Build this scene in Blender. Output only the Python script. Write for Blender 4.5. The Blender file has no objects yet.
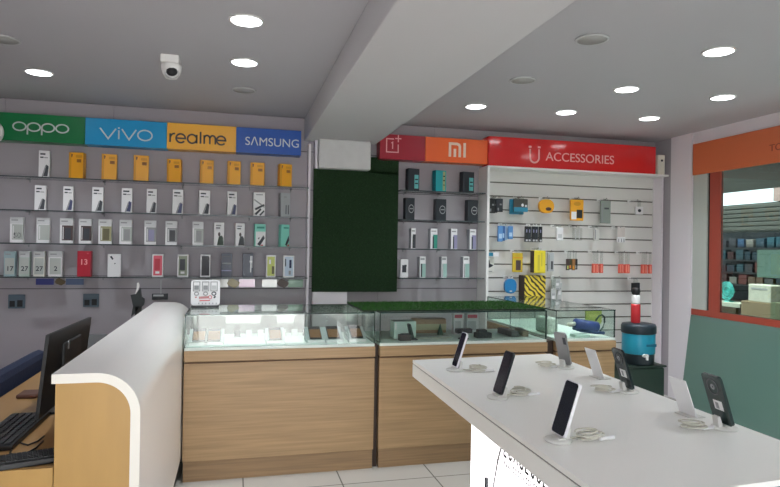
import bpy, bmesh, math, random
from mathutils import Vector, Matrix
random.seed(7)
PI = math.pi
C = bpy.context.scene.collection

# ------------------------------------------------------------------ camera model
YAW, PITCH, ROLL, FPX = 0.249652, 0.006212, 0.016195, 605.27
IW, IH = 780.0, 487.0
EYE = Vector((0, 0, 1.3))
_r = Vector((math.cos(YAW), -math.sin(YAW), 0))
_f = Vector((math.sin(YAW)*math.cos(PITCH), math.cos(YAW)*math.cos(PITCH), math.sin(PITCH)))
_u = _r.cross(_f)
CR = _r*math.cos(ROLL) + _u*math.sin(ROLL)
CU = -_r*math.sin(ROLL) + _u*math.cos(ROLL)
CF = _f
def ray(px, py): return CF + CR*((px-IW/2)/FPX) + CU*((IH/2-py)/FPX)
def aty(px, py, Y):
    d = ray(px, py); return EYE + d*(Y/d.y)
def atx(px, py, X):
    d = ray(px, py); return EYE + d*(X/d.x)
def atz(px, py, z):
    d = ray(px, py); return EYE + d*((z-EYE.z)/d.z)
cam = bpy.data.cameras.new('camera'); cam.sensor_fit = 'HORIZONTAL'; cam.sensor_width = 36
cam.lens = FPX/IW*36; cam.clip_start = .02; cam.clip_end = 200
co = bpy.data.objects.new('camera', cam); C.objects.link(co)
co.matrix_world = Matrix(((CR.x, CU.x, -CF.x, EYE.x), (CR.y, CU.y, -CF.y, EYE.y), (CR.z, CU.z, -CF.z, EYE.z), (0, 0, 0, 1)))
bpy.context.scene.camera = co

# ------------------------------------------------------------------ materials
def lin(c):
    return tuple((x/255/12.92 if x/255 <= .04045 else ((x/255+.055)/1.055)**2.4) for x in c)
MATS = {}
def mat(name, rgb, rough=.5, metal=0, emit=0, spec=.5, noise=0, nscale=8, bump=0, bscale=60, stretch=None, coat=0):
    if name in MATS: return MATS[name]
    m = bpy.data.materials.new(name); m.use_nodes = True
    nt = m.node_tree; b = nt.nodes['Principled BSDF']
    c = lin(rgb)
    b.inputs['Base Color'].default_value = (*c, 1); b.inputs['Roughness'].default_value = rough
    b.inputs['Metallic'].default_value = metal; b.inputs['Specular IOR Level'].default_value = spec
    if coat: b.inputs['Coat Weight'].default_value = coat; b.inputs['Coat Roughness'].default_value = .08
    if emit:
        b.inputs['Emission Color'].default_value = (*c, 1); b.inputs['Emission Strength'].default_value = emit
    tc = None
    if noise or bump:
        tc = nt.nodes.new('ShaderNodeTexCoord'); mp = nt.nodes.new('ShaderNodeMapping')
        nt.links.new(tc.outputs['Object'], mp.inputs[0])
        if stretch: mp.inputs['Scale'].default_value = stretch
    if noise:
        n = nt.nodes.new('ShaderNodeTexNoise'); n.inputs['Scale'].default_value = nscale; n.inputs['Detail'].default_value = 4
        nt.links.new(mp.outputs[0], n.inputs['Vector'])
        r = nt.nodes.new('ShaderNodeValToRGB')
        r.color_ramp.elements[0].position = .3; r.color_ramp.elements[1].position = .7
        r.color_ramp.elements[0].color = (*[x*(1-noise) for x in c], 1)
        r.color_ramp.elements[1].color = (*[min(1, x*(1+noise)) for x in c], 1)
        nt.links.new(n.outputs['Fac'], r.inputs[0]); nt.links.new(r.outputs[0], b.inputs['Base Color'])
    if bump:
        n2 = nt.nodes.new('ShaderNodeTexNoise'); n2.inputs['Scale'].default_value = bscale
        nt.links.new(mp.outputs[0], n2.inputs['Vector'])
        bp = nt.nodes.new('ShaderNodeBump'); bp.inputs['Strength'].default_value = bump; bp.inputs['Distance'].default_value = .01
        nt.links.new(n2.outputs['Fac'], bp.inputs['Height']); nt.links.new(bp.outputs[0], b.inputs['Normal'])
    MATS[name] = m
    return m
def glass_mat(name, tint=(.93, .97, .95), ior=1.5, gloss=1.0):
    m = bpy.data.materials.new(name); m.use_nodes = True; nt = m.node_tree; nt.nodes.clear()
    out = nt.nodes.new('ShaderNodeOutputMaterial'); mx = nt.nodes.new('ShaderNodeMixShader')
    tr = nt.nodes.new('ShaderNodeBsdfTransparent'); gl = nt.nodes.new('ShaderNodeBsdfGlossy'); fr = nt.nodes.new('ShaderNodeFresnel')
    ge = nt.nodes.new('ShaderNodeNewGeometry'); mr = nt.nodes.new('ShaderNodeMapRange')
    mr.inputs['To Min'].default_value = ior; mr.inputs['To Max'].default_value = 1/ior
    nt.links.new(ge.outputs['Backfacing'], mr.inputs['Value']); nt.links.new(mr.outputs['Result'], fr.inputs['IOR']); gl.inputs['Roughness'].default_value = 0.0
    gl.inputs['Color'].default_value = (gloss, gloss, gloss, 1)
    tr.inputs['Color'].default_value = (*tint, 1)
    nt.links.new(fr.outputs[0], mx.inputs[0]); nt.links.new(tr.outputs[0], mx.inputs[1]); nt.links.new(gl.outputs[0], mx.inputs[2])
    nt.links.new(mx.outputs[0], out.inputs[0]); MATS[name] = m
    return m
def wood_mat(name, rgb, amt=.16, stretch=(1.2, 1.2, 38)):
    m = mat(name, rgb, rough=.42, noise=amt, nscale=2.2, stretch=stretch); return m

WALL = mat('wall_lavender', (172, 165, 170), .75)
WALLW = mat('wall_white', (232, 226, 230), .7)
CEIL = mat('ceiling_paint', (188, 185, 189), .8)
BEAM = mat('beam_paint', (206, 203, 204), .8)
GAP = mat('joint_gap', (95, 88, 95), .9)
WHITE = mat('white_plastic', (235, 233, 230), .4)
BLOCK = mat('column_block_white', (204, 201, 200), .7, noise=.03, nscale=20)
WOODF = wood_mat('counter_wood', (168, 136, 98))
WOODP = wood_mat('counter_plinth_wood', (148, 118, 85))
WOODY = mat('yellow_wood', (186, 146, 84), .4, noise=.05, nscale=3, stretch=(6, 6, 1))
WOODD = mat('desk_wood', (168, 128, 78), .4, noise=.06, nscale=3, stretch=(6, 1, 6))
SHELL = mat('white_gloss_laminate', (238, 234, 229), .3, spec=.5, coat=.25)
SHELLE = mat('shell_edge_band', (238, 233, 222), .4)
TABLE = mat('table_white', (244, 243, 238), .3)
GROOVE = mat('groove_grey', (104, 102, 99), .6)
GLASS = glass_mat('clear_glass')
GLASSR = glass_mat('window_glass', (.50, .56, .545), 1.45, .6)
GEDGE = mat('glass_edge_green', (20, 52, 46), .15)
SHELFE = mat('shelf_edge_dark', (70, 78, 80), .25)
DECK = mat('deck_white', (222, 232, 224), .4)
DARKB = mat('dark_brown', (62, 44, 34), .6)
BLACK = mat('black_plastic', (24, 24, 26), .4)
BLACKG = mat('black_gloss', (12, 14, 20), .08)
DKGREY = mat('dark_grey', (62, 64, 68), .5)
GREY = mat('mid_grey', (140, 140, 142), .5)
LGREY = mat('light_grey', (196, 196, 196), .5)
SILVER = mat('silver', (205, 205, 208), .25, metal=.8)
SLAT = mat('slat_board', (220, 217, 212), .5)
GRASSD = mat('grass_dark', (22, 50, 20), .9, noise=.3, nscale=60)
GRASSM = mat('grass_bright', (44, 96, 28), .9, noise=.3, nscale=50)
RED = mat('red', (196, 40, 48), .4)
ORANGE = mat('orange_print', (236, 138, 66), .45)
YELLOW = mat('yellow', (240, 168, 28), .4)
YELLOWD = mat('yellow_dark', (214, 148, 20), .45)
LEDWHITE = mat('downlight_diffuser', (250, 252, 255), .5, emit=10)
LIGHTBOX = mat('lightbox_face', (255, 250, 252), .5, emit=2.6)
TEAL = mat('teal', (40, 170, 178), .4)
TEALD = mat('teal_jug', (28, 140, 166), .35)
NAVY = mat('navy', (28, 40, 78), .6)
BLUE = mat('pack_blue', (88, 140, 196), .4)
CLEAR = glass_mat('clear_plastic', (.9, .91, .9), 1.4)
CREAM = mat('cream', (226, 220, 204), .5)

# ------------------------------------------------------------------ mesh helpers
class MB:
    """collects shapes with material slots, then links ONE mesh object"""
    def __init__(s): s.bm = bmesh.new(); s.mats = []
    def mi(s, m):
        if m not in s.mats: s.mats.append(m)
        return s.mats.index(m)
    def box(s, lo, hi, m, bevel=0, M=None, edge=None, big=None):
        lo = Vector(lo); hi = Vector(hi)
        b = bmesh.new(); bmesh.ops.create_cube(b, size=1)
        d = hi-lo
        for v in b.verts: v.co = Vector((v.co.x*d.x, v.co.y*d.y, v.co.z*d.z)) + (lo+hi)/2
        if bevel: bmesh.ops.bevel(b, geom=b.edges[:], offset=bevel, segments=2, affect='EDGES', profile=.5)
        s.add(b, m, M)
    def pane(s, lo, hi, m, edge):
        """thin glass plate: the two big faces in m, the rim in edge"""
        lo = Vector(lo); hi = Vector(hi); d = hi-lo; ax = min(range(3), key=lambda i: d[i])
        b = bmesh.new(); bmesh.ops.create_cube(b, size=1)
        for v in b.verts: v.co = Vector((v.co.x*d.x, v.co.y*d.y, v.co.z*d.z)) + (lo+hi)/2
        i, j = s.mi(m), s.mi(edge)
        b.normal_update()
        for f in b.faces: f.material_index = i if abs(f.normal[ax]) > .5 else j
        s.merge(b)
    def merge(s, b, M=None):
        if M is not None: bmesh.ops.transform(b, matrix=M, verts=b.verts)
        me = bpy.data.meshes.new('t'); b.to_mesh(me); b.free(); s.bm.from_mesh(me); bpy.data.meshes.remove(me)
    def add(s, b, m, M=None, smooth=False):
        i = s.mi(m)
        for f in b.faces: f.material_index = i; f.smooth = smooth
        s.merge(b, M)
    def poly(s, pts, vec, m, M=None):
        """prism: polygon pts extruded by vec"""
        b = bmesh.new(); vec = Vector(vec)
        a = [b.verts.new(p) for p in pts]; c = [b.verts.new(Vector(p)+vec) for p in pts]
        n = len(pts)
        b.faces.new(a[::-1]); b.faces.new(c)
        for k in range(n): b.faces.new((a[k], a[(k+1) % n], c[(k+1) % n], c[k]))
        bmesh.ops.recalc_face_normals(b, faces=b.faces[:])
        s.add(b, m, M)
    def cyl(s, p0, p1, r0, m, r1=None, seg=20, smooth=True):
        p0 = Vector(p0); p1 = Vector(p1); r1 = r0 if r1 is None else r1
        b = bmesh.new(); L = (p1-p0).length
        bmesh.ops.create_cone(b, cap_ends=True, segments=seg, radius1=r0, radius2=r1, depth=L)
        q = Vector((0, 0, 1)).rotation_difference((p1-p0).normalized())
        M = Matrix.Translation((p0+p1)/2) @ q.to_matrix().to_4x4()
        s.add(b, m, M, smooth and False)
    def lathe(s, prof, m, loc=(0, 0, 0), seg=28, M=None):
        b = bmesh.new(); rings = []
        for r, z in prof:
            rings.append([b.verts.new((r*math.cos(2*PI*k/seg), r*math.sin(2*PI*k/seg), z)) for k in range(seg)])
        for a, c in zip(rings, rings[1:]):
            for k in range(seg): b.faces.new((a[k], a[(k+1) % seg], c[(k+1) % seg], c[k]))
        if prof[0][0] > 1e-5: b.faces.new(rings[0][::-1])
        if prof[-1][0] > 1e-5: b.faces.new(rings[-1])
        bmesh.ops.remove_doubles(b, verts=b.verts[:], dist=1e-6)
        bmesh.ops.recalc_face_normals(b, faces=b.faces[:])
        T = Matrix.Translation(loc) @ (M if M is not None else Matrix.Identity(4))
        s.add(b, m, T, True)
    def tube(s, pts, r, m, seg=8, M=None):
        pts = [Vector(p) for p in pts]; b = bmesh.new(); rings = []
        for k, p in enumerate(pts):
            t = (pts[min(k+1, len(pts)-1)] - pts[max(k-1, 0)]).normalized()
            up = Vector((0, 0, 1)) if abs(t.z) < .95 else Vector((1, 0, 0))
            a = t.cross(up).normalized(); c = a.cross(t).normalized()
            rings.append([b.verts.new(p + a*r*math.cos(2*PI*j/seg) + c*r*math.sin(2*PI*j/seg)) for j in range(seg)])
        for x, y in zip(rings, rings[1:]):
            for j in range(seg): b.faces.new((x[j], x[(j+1) % seg], y[(j+1) % seg], y[j]))
        b.faces.new(rings[0][::-1]); b.faces.new(rings[-1])
        bmesh.ops.recalc_face_normals(b, faces=b.faces[:])
        s.add(b, m, M, True)
    def ribbon(s, pts, w, m, T, d=.002):
        """flat stroke in 2D (x,z) with width w, extruded d, placed by T(x,z,y)"""
        P = [Vector((p[0], p[1])) for p in pts]; closed = (P[0]-P[-1]).length < 1e-6
        L, R = [], []
        for k, p in enumerate(P):
            if closed: a, c = P[k-1 if k > 0 else -2], P[(k+1) if k < len(P)-1 else 1]
            else: a, c = P[max(k-1, 0)], P[min(k+1, len(P)-1)]
            d1 = (p-a).normalized() if (p-a).length > 1e-9 else (c-p).normalized()
            d2 = (c-p).normalized() if (c-p).length > 1e-9 else d1
            n = Vector((-(d1.y+d2.y), d1.x+d2.x)); n = n.normalized() if n.length > 1e-9 else Vector((-d1.y, d1.x))
            k_ = max(.5, n.dot(Vector((-d1.y, d1.x))))
            L.append(p+n*(w/2/k_)); R.append(p-n*(w/2/k_))
        b = bmesh.new()
        v = [[b.verts.new(T(q.x, q.y, h)) for q in S] for S in (L, R) for h in (0, d)]
        lb, lt, rb, rt = v
        for k in range(len(P)-1):
            b.faces.new((lt[k], lt[k+1], rt[k+1], rt[k])); b.faces.new((lb[k], rb[k], rb[k+1], lb[k+1]))
            b.faces.new((lb[k], lb[k+1], lt[k+1], lt[k])); b.faces.new((rb[k], rt[k], rt[k+1], rb[k+1]))
        for k in (0, len(P)-1): b.faces.new((lb[k], lt[k], rt[k], rb[k]))
        bmesh.ops.recalc_face_normals(b, faces=b.faces[:])
        s.add(b, m)
    def build(s, name, parent=None, loc=None, label=None):
        me = bpy.data.meshes.new(name); s.bm.to_mesh(me); s.bm.free()
        for m in s.mats: me.materials.append(m)
        o = bpy.data.objects.new(name, me); C.objects.link(o)
        if parent is not None:
            o.parent = parent
            o.location = -parent.location if loc is None else loc
        elif loc is not None: o.location = loc
        if label: o['label'] = label
        return o
def tag(o, label, cat, group=None):
    o['label'] = label; o['category'] = cat
    if group: o['group'] = group
    return o
def thing(name, label, cat, loc=(0, 0, 0), group=None):
    o = bpy.data.objects.new(name, None); C.objects.link(o); o.location = loc; o.empty_display_size = .05
    return tag(o, label, cat, group)
def part(name, mb, root): return mb.build(name, root)          # world coordinates, parent sits at root.location
def sub(name, mb, p): return mb.build(name, p, (0, 0, 0))         # a piece of a part
def struct(name, mb):
    o = mb.build(name); o['kind'] = 'structure'; return o
def rebase(o, p):
    """give a single-mesh thing an origin at p"""
    p = Vector(p); o.data.transform(Matrix.Translation(-p)); o.location = p; return o
def ell(cx, cz, rx, rz, a0=0, a1=360, n=28):
    return [(cx+rx*math.cos(math.radians(a0+(a1-a0)*k/n)), cz+rz*math.sin(math.radians(a0+(a1-a0)*k/n))) for k in range(n+1)]
def rrect(w, h, r, n=4):
    o = []
    for cx, cy, a in ((w/2-r, h/2-r, 0), (-w/2+r, h/2-r, 90), (-w/2+r, -h/2+r, 180), (w/2-r, -h/2+r, 270)):
        for k in range(n+1):
            t = math.radians(a+90*k/n); o.append((cx+r*math.cos(t), cy+r*math.sin(t)))
    return o
def text_mesh(body, size, m, M, root, name='lettering', sx=1, depth=.0015, bold=0):
    cu = bpy.data.curves.new('txt', 'FONT'); cu.body = body; cu.size = size; cu.extrude = depth; cu.offset = bold
    cu.align_x = 'CENTER'; cu.align_y = 'CENTER'
    o = bpy.data.objects.new('txt', cu); C.objects.link(o)
    dg = bpy.context.evaluated_depsgraph_get()
    me = bpy.data.meshes.new_from_object(o.evaluated_get(dg)); C.objects.unlink(o); bpy.data.objects.remove(o)
    me.transform(M @ Matrix.Diagonal((sx, 1, 1, 1))); me.materials.clear(); me.materials.append(m); me.name = name
    q = bpy.data.objects.new(name, me); C.objects.link(q)
    if root is not None: q.parent = root; q.location = -root.location
    return q
FACE_Y = Matrix.Rotation(PI/2, 4, 'X')                               # text that faces the camera (-Y)
ORD = ['first', 'second', 'third', 'fourth', 'fifth', 'sixth', 'seventh', 'eighth', 'ninth', 'tenth', 'eleventh', 'twelfth', 'thirteenth']

# ------------------------------------------------------------------ dimensions
YW, ZC, XR, XL, YF = 4.9, 2.328, 3.805, -1.9, -1.2
YC, ZT = 3.47, .916                                                   # counter front, counter top
# ------------------------------------------------------------------ setting
def tile_mat():
    m = bpy.data.materials.new('floor_tiles'); m.use_nodes = True; nt = m.node_tree; b = nt.nodes['Principled BSDF']
    tc = nt.nodes.new('ShaderNodeTexCoord'); mp = nt.nodes.new('ShaderNodeMapping'); br = nt.nodes.new('ShaderNodeTexBrick')
    br.offset = 0; br.inputs['Brick Width'].default_value = .527; br.inputs['Row Height'].default_value = .527
    br.inputs['Scale'].default_value = 1; br.inputs['Mortar Size'].default_value = .004
    br.inputs['Color1'].default_value = (*lin((198, 194, 187)), 1); br.inputs['Color2'].default_value = (*lin((194, 191, 184)), 1)
    br.inputs['Mortar'].default_value = (*lin((120, 118, 112)), 1)
    mp.inputs['Location'].default_value = (-.062, -.11, 0)
    nt.links.new(tc.outputs['Object'], mp.inputs[0]); nt.links.new(mp.outputs[0], br.inputs['Vector'])
    nt.links.new(br.outputs['Color'], b.inputs['Base Color']); b.inputs['Roughness'].default_value = .25
    return m
b = MB(); b.box((XL, YF, -.05), (XR, YW, 0), tile_mat()); struct('floor', b)
b = MB(); b.box((XL-.1, YF-.1, ZC), (XR+.1, YW+.1, ZC+.12), CEIL); struct('ceiling', b)
# back wall: boards with narrow joints
b = MB(); b.box((XL, YW, 0), (XR, YW+.1, ZC), GAP)
zs = [0, .957, 1.052, 1.285, 1.518, 1.752, 2.06, ZC]
for z0, z1 in zip(zs, zs[1:]):
    xs = [XL, -1.62, -.9, .56, 1.15, 1.62, XR] if z1 == ZC else [XL, .56, 1.15, XR]
    for x0, x1 in zip(xs, xs[1:]):
        b.box((x0+.0015, YW-.008, z0+.003), (x1-.0015, YW+.01, z1-.003), WALL)
struct('wall_back', b)
b = MB(); b.box((XL-.1, YF-.1, 0), (XL, YW, ZC), WALL); struct('wall_left', b)
b = MB()
b.box((XL, YF-.1, 0), (-.78, YF, ZC), WALLW); b.box((.92, YF-.1, 0), (XR, YF, ZC), WALLW); b.box((-.78, YF-.1, 2.1), (.92, YF, ZC), WALLW)
struct('wall_front', b)
# right wall: recess by the corner, a white column, then the shop window
WY0, WY1 = 4.405, -.6
b = MB()
b.box((XR, 4.665, 0), (XR+.12, YW+.1, ZC), WALL)
b.box((XR-.012, WY0, 0), (XR+.12, 4.665, ZC), WALLW)
b.box((XR, YF-.1, 0), (XR+.12, WY1, ZC), WALLW)
b.box((XR, WY1, 1.98), (XR+.12, WY0, ZC), WALLW)
struct('wall_right', b)
WINO = mat('window_orange', (164, 70, 54), .45)
w = bpy.data.objects.new('window_1', None); C.objects.link(w); w.location = (XR, 1.9, 0); w['kind'] = 'structure'
b = MB(); b.box((XR+.0, WY1, .765), (XR+.06, WY0, .816), WINO); part('sill', b, w)
b = MB(); b.box((XR+.0, 4.098, .816), (XR+.03, 4.208, 1.98), WINO); part('post', b, w)
b = MB(); b.box((XR+.005, 4.245, .816), (XR+.05, WY0-.002, 1.98), mat('pale_panel', (190, 196, 188), .5))
b.box((XR+.02, 4.209, .816), (XR+.05, 4.245, 1.98), BLACK); part('side_panel', b, w)
b = MB(); b.pane((XR+.012, WY1, .816), (XR+.018, 4.097, 1.98), GLASSR, GEDGE); part('pane', b, w)
b = MB(); b.poly([(XR-.10, WY1, 0), (XR-.004, WY1, .764), (XR+.03, WY1, .764), (XR-.07, WY1, 0)], (0, WY0-WY1-.002, 0), mat('frosted_teal', (97, 127, 117), .28, spec=.6)); part('frosted_panel', b, w)
# beam and column
b = MB()
b.box((.52, YF, 2.143), (1.102, YW-.01, ZC), BEAM, .006); struct('beam', b)
b = MB(); b.box((.60, 4.81, 0), (.876, YW-.009, 2.143), WALLW); struct('column', b)
b = MB(); b.box((.618, 4.72, 1.912), (1.036, 4.808, 2.143), BLOCK, .012); struct('column_casing', b)
b = MB(); b.box((.548, 4.80, .0), (.566, YW-.009, 2.11), WALLW); struct('trim_1', b)
b = MB(); b.box((XL+.001, 4.885, 0), (.54, 4.891, .08), LGREY); struct('baseboard_back', b)

# ------------------------------------------------------------------ green grass panel on the column
def blades(b, m, area, n, h, up, seed):
    rnd = random.Random(seed); bm = bmesh.new()
    o, ux, uy = [Vector(v) for v in area]; up = Vector(up); side = ux.normalized(); sv = uy.normalized()
    for _ in range(n):
        p = o + ux*rnd.random() + uy*rnd.random(); a = rnd.random()*2*PI
        t = side*math.cos(a)+sv*math.sin(a); lean = (side*rnd.uniform(-1, 1)+sv*rnd.uniform(-1, 1))*h*.6
        q = p+up*h*rnd.uniform(.6, 1.1)+lean
        bm.faces.new([bm.verts.new(p-t*.0022), bm.verts.new(p+t*.0022), bm.verts.new(q)])
    b.add(bm, m)
gp = thing('hanging_grass_panel', 'dark green artificial grass panel hung over the white column', 'grass panel', (.94, 4.81, .936))
b = MB(); b.box((.59, 4.80, .936), (1.288, 4.808, 1.915), GRASSD); b.box((1.036, 4.80, 1.9), (1.288, 4.808, 2.03), GRASSD)
part('backing', b, gp)
b = MB()
blades(b, GRASSD, ((.592, 4.80, .938), (.694, 0, 0), (0, 0, .972)), 9000, .012, (0, -1, 0), 1)
blades(b, GRASSD, ((1.04, 4.80, 1.9), (.246, 0, 0), (0, 0, .125)), 500, .012, (0, -1, 0), 2)
part('grass_pile', b, gp)

# ------------------------------------------------------------------ fascia signs
def board(name, label, x0, x1, z0, z1, y0, y1, m, group=None):
    t = thing(name, label, 'sign', ((x0+x1)/2, y1, z0), group)
    b = MB(); b.box((x0, y0, z0), (x1, y1, z1), m, .002); part('board', b, t)
    return t
YS = 4.75
zt_, zb_ = aty(150, 121.6, YS).z, aty(150, 147.8, YS).z
zt_, zb_ = 2.198, 2.004
xs = [aty(p, 130, YS).x for p in (-8, 85, 167, 236.3, 301.5)]
cols = [mat('sign_green', (12, 116, 64), .3), mat('sign_blue', (2, 150, 206), .3), mat('sign_yellow', (244, 178, 58), .3), mat('sign_royal', (22, 80, 168), .3)]
lab = ['green fascia sign with white rounded lettering at the far left above the phone shelves',
       'bright blue fascia sign with thin white lettering beside the green sign',
       'yellow fascia sign with dark lowercase lettering above the phone shelves',
       'royal blue fascia sign with white capitals beside the overhead beam']
SG = [board('fascia_sign', lab[k], xs[k]+.001, xs[k+1]-.001, zb_, zt_, YS, YS+.12, cols[k], 'brand signs over the left phone shelves') for k in range(4)]
SW = mat('sign_letter_white', (206, 212, 212), .4)
def T2(x0, z0, y):
    return lambda x, z, h: Vector((x0+x, y-h, z0+z))
# green sign: o p p o drawn as wide ovals
b = MB(); xa, xb = aty(12.5, 126, YS).x, aty(69, 128, YS).x; u = (xb-xa)/4.12; zc_ = aty(40, 127.5, YS).z
T = T2(xa, zc_, YS)
for k, cx in enumerate((.5, 1.54, 2.58, 3.62)):
    b.ribbon(ell(cx*u, 0, .46*u, .33*u), .11*u, SW, T)
    if k in (1, 2): b.ribbon([((cx-.46)*u, .04*u), ((cx-.46)*u, -.62*u)], .11*u, SW, T)
part('lettering', b, SG[0])
# blue sign: v i v o
b = MB(); xa, xb = aty(100, 131, YS).x, aty(152.5, 134, YS).x; u = (xb-xa)/4.0; zc_ = aty(127, 134.5, YS).z; T = T2(xa, zc_, YS); h = .42*u
b.ribbon([(0, h), (.62*u, -h), (1.2*u, h)], .11*u, SW, T); b.ribbon([(1.42*u, h*.72), (1.42*u, -h)], .11*u, SW, T)
b.ribbon([(1.42*u, h*1.02), (1.42*u, h*1.3)], .13*u, SW, T)
b.ribbon([(1.65*u, h), (2.2*u, -h), (2.74*u, h)], .11*u, SW, T); b.ribbon(ell(3.42*u, 0, .55*u, h), .11*u, SW, T)
part('lettering', b, SG[1])
# yellow sign: r e a l m e
INK = mat('sign_ink', (62, 56, 62), .5)
b = MB(); xa, xb = aty(169.5, 136, YS).x, aty(226, 140, YS).x; u = (xb-xa)/5.0; zc_ = aty(197, 139.2, YS).z; T = T2(xa, zc_, YS); r = .4*u; sw = .155*u
b.ribbon([(.06*u, -r), (.06*u, r)], sw, INK, T); b.ribbon(ell(.42*u, 0, .34*u, r, 175, 80, 10), sw, INK, T)
def e_(cx): b.ribbon([(cx-r, 0)] + [(cx+r, 0)] + ell(cx, 0, r, r, 8, 320, 24), sw, INK, T)
e_(.98*u); b.ribbon(ell(1.98*u, 0, r, r), sw, INK, T); b.ribbon([(2.38*u, r), (2.38*u, -r)], sw, INK, T)
b.ribbon([(2.72*u, 1.75*r), (2.72*u, -r)], sw, INK, T)
b.ribbon([(3.05*u, -r), (3.05*u, r)], sw, INK, T)
for cx in (3.3, 3.8): b.ribbon([((cx-.25)*u, .1*r)] + ell(cx*u, .2*r, .25*u, .8*r, 180, 0, 12) + [((cx+.25)*u, -r)], sw, INK, T)
e_(4.56*u)
part('lettering', b, SG[2])
p = aty(272.5, 142.8, YS); text_mesh('S\u039bMSUNG', .090, SW, Matrix.Translation((p.x, YS-.001, p.z)) @ FACE_Y, SG[3], sx=1.0, bold=.0)

YS2 = 4.72
za, zb2 = aty(425, 136.4, YS2).z, aty(425, 161, YS2).z
x0, x1, x2 = 1.108, aty(425.3, 150, YS2).x, aty(487.5, 150, YS2).x
s1 = board('fascia_sign', 'dark red fascia sign with square one-plus emblem beside the beam', x0, x1-.001, zb2, za, YS2, YS2+.12, mat('sign_maroon', (164, 34, 52), .3), 'brand signs over the middle shelves')
s2 = board('fascia_sign', 'orange fascia sign with pale angular letters beside the red accessories sign', x1+.001, x2, zb2, za, YS2, YS2+.12, mat('sign_orange', (240, 104, 48), .3), 'brand signs over the middle shelves')
b = MB(); p0, p1 = aty(386.5, 151.8, YS2), aty(398.3, 139.3, YS2); W_, H_ = p1.x-p0.x, p1.z-p0.z
T = T2(p0.x, p0.z, YS2); q = .09*W_; SP = mat('sign_pinkish', (232, 176, 178), .4)
b.ribbon([(.62*W_, H_), (0, H_), (0, 0), (W_, 0), (W_, .6*H_)], q, SP, T)
b.ribbon([(W_, .78*H_), (W_, 1.32*H_)], q, SP, T); b.ribbon([(.74*W_, 1.05*H_), (1.26*W_, 1.05*H_)], q, SP, T)
b.ribbon([(.4*W_, .68*H_), (.52*W_, .76*H_), (.52*W_, .24*H_)], q, SP, T)
part('emblem', b, s1)
b = MB(); p0, p1 = aty(448.5, 156.6, YS2), aty(465.5, 144.5, YS2); W_, H_ = p1.x-p0.x, p1.z-p0.z; T = T2(p0.x, p0.z, YS2); q = .15*W_
MIW = mat('sign_warm_white', (240, 216, 196), .4)
b.ribbon([(q/2, 0), (q/2, H_), (.5*W_, H_), (.62*W_, .93*H_), (.66*W_, .8*H_), (.66*W_, 0)], q, MIW, T)
b.ribbon([(.37*W_, 0), (.37*W_, .62*H_)], q, MIW, T); b.ribbon([(.95*W_, 0), (.95*W_, H_+q/2)], q, MIW, T)
part('lettering', b, s2)

# ------------------------------------------------------------------ accessory slat unit
UY = 4.695; UX0, UX1 = 2.029, 3.772
zlo, zhi = 2.005, 2.0
un = thing('slat_wall_unit', 'white slatted accessory display unit under the red sign', 'display rack', (2.9, YW-.1, 0))
zh = aty(570, 171.5, UY).z
b = MB(); b.box((UX0, UY, 0), (UX0+.022, YW-.01, zh), WHITE, .001); part('side_panel', b, un)
b = MB(); b.box((UX1-.0, UY+.06, 0), (UX1+.02, YW-.01, zh), WALLW, .001); part('side_panel', b, un)
b = MB(); b.box((UX0, UY-.005, zh), (UX1+.022, YW-.01, zh+.016), WHITE, .001); part('header_ledge', b, un)
b = MB(); b.box((UX0+.022, 4.882, 0), (UX1, YW-.01, zh), mat('slat_gap', (118, 114, 108), .8))
zz = [1.766-.0595*0 + .1185*k for k in range(-14, 3)]
for k, z in enumerate(zz):
    z1 = min(z+.1185-.011, zh)
    if z1 > z: b.box((UX0+.022, 4.868, max(z, .01)), (UX1, 4.884, z1), SLAT, .002)
part('slat_panel', b, un)
z0, z1 = zh+.017, aty(570, 141.2, UY).z
sa = board('fascia_sign', 'long red fascia sign reading accessories over the slatted display', x2+.0015, aty(655.8, 160, UY).x, z0, z1, UY, UY+.14, mat('sign_red', (214, 38, 40), .12, coat=.5))
PINK = mat('sign_letter_pink', (240, 176, 172), .4)
p = aty(580.5, 158.7, UY)
text_mesh('ACCESSORIES', .106, PINK, Matrix.Translation((p.x, UY-.001, p.z)) @ FACE_Y, sa, sx=1.03)
b = MB(); p = aty(534.5, 155, UY); T = T2(p.x, p.z, UY)
b.ribbon([(-.042, .05), (-.042, -.015)] + ell(0, -.02, .042, .045, 180, 360, 14) + [(.042, .05)], .014, PINK, T)
b.ribbon([(-.055, .068), (-.03, .068)], .016, PINK, T); b.ribbon([(.03, .068), (.055, .068)], .016, PINK, T)
part('emblem', b, sa)
# little white sensor on the ledge
p0, p1 = aty(656.8, 175.5, 4.72), aty(664, 155.2, 4.72)
t = thing('motion_sensor', 'small white sensor with dark eye standing at the right end of the red sign', 'sensor', ((p0.x+p1.x)/2, 4.73, zh+.016))
b = MB(); b.box((p0.x, 4.705, zh+.016), (p1.x, 4.745, p1.z), CREAM, .006); part('housing', b, t)
b = MB(); q = aty(662, 160.5, 4.705); b.lathe([(0, .004), (.008, .003), (.011, 0)], BLACK, (q.x, 4.705, q.z), 16, Matrix.Rotation(PI/2, 4, 'X')); part('lens', b, t)

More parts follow.
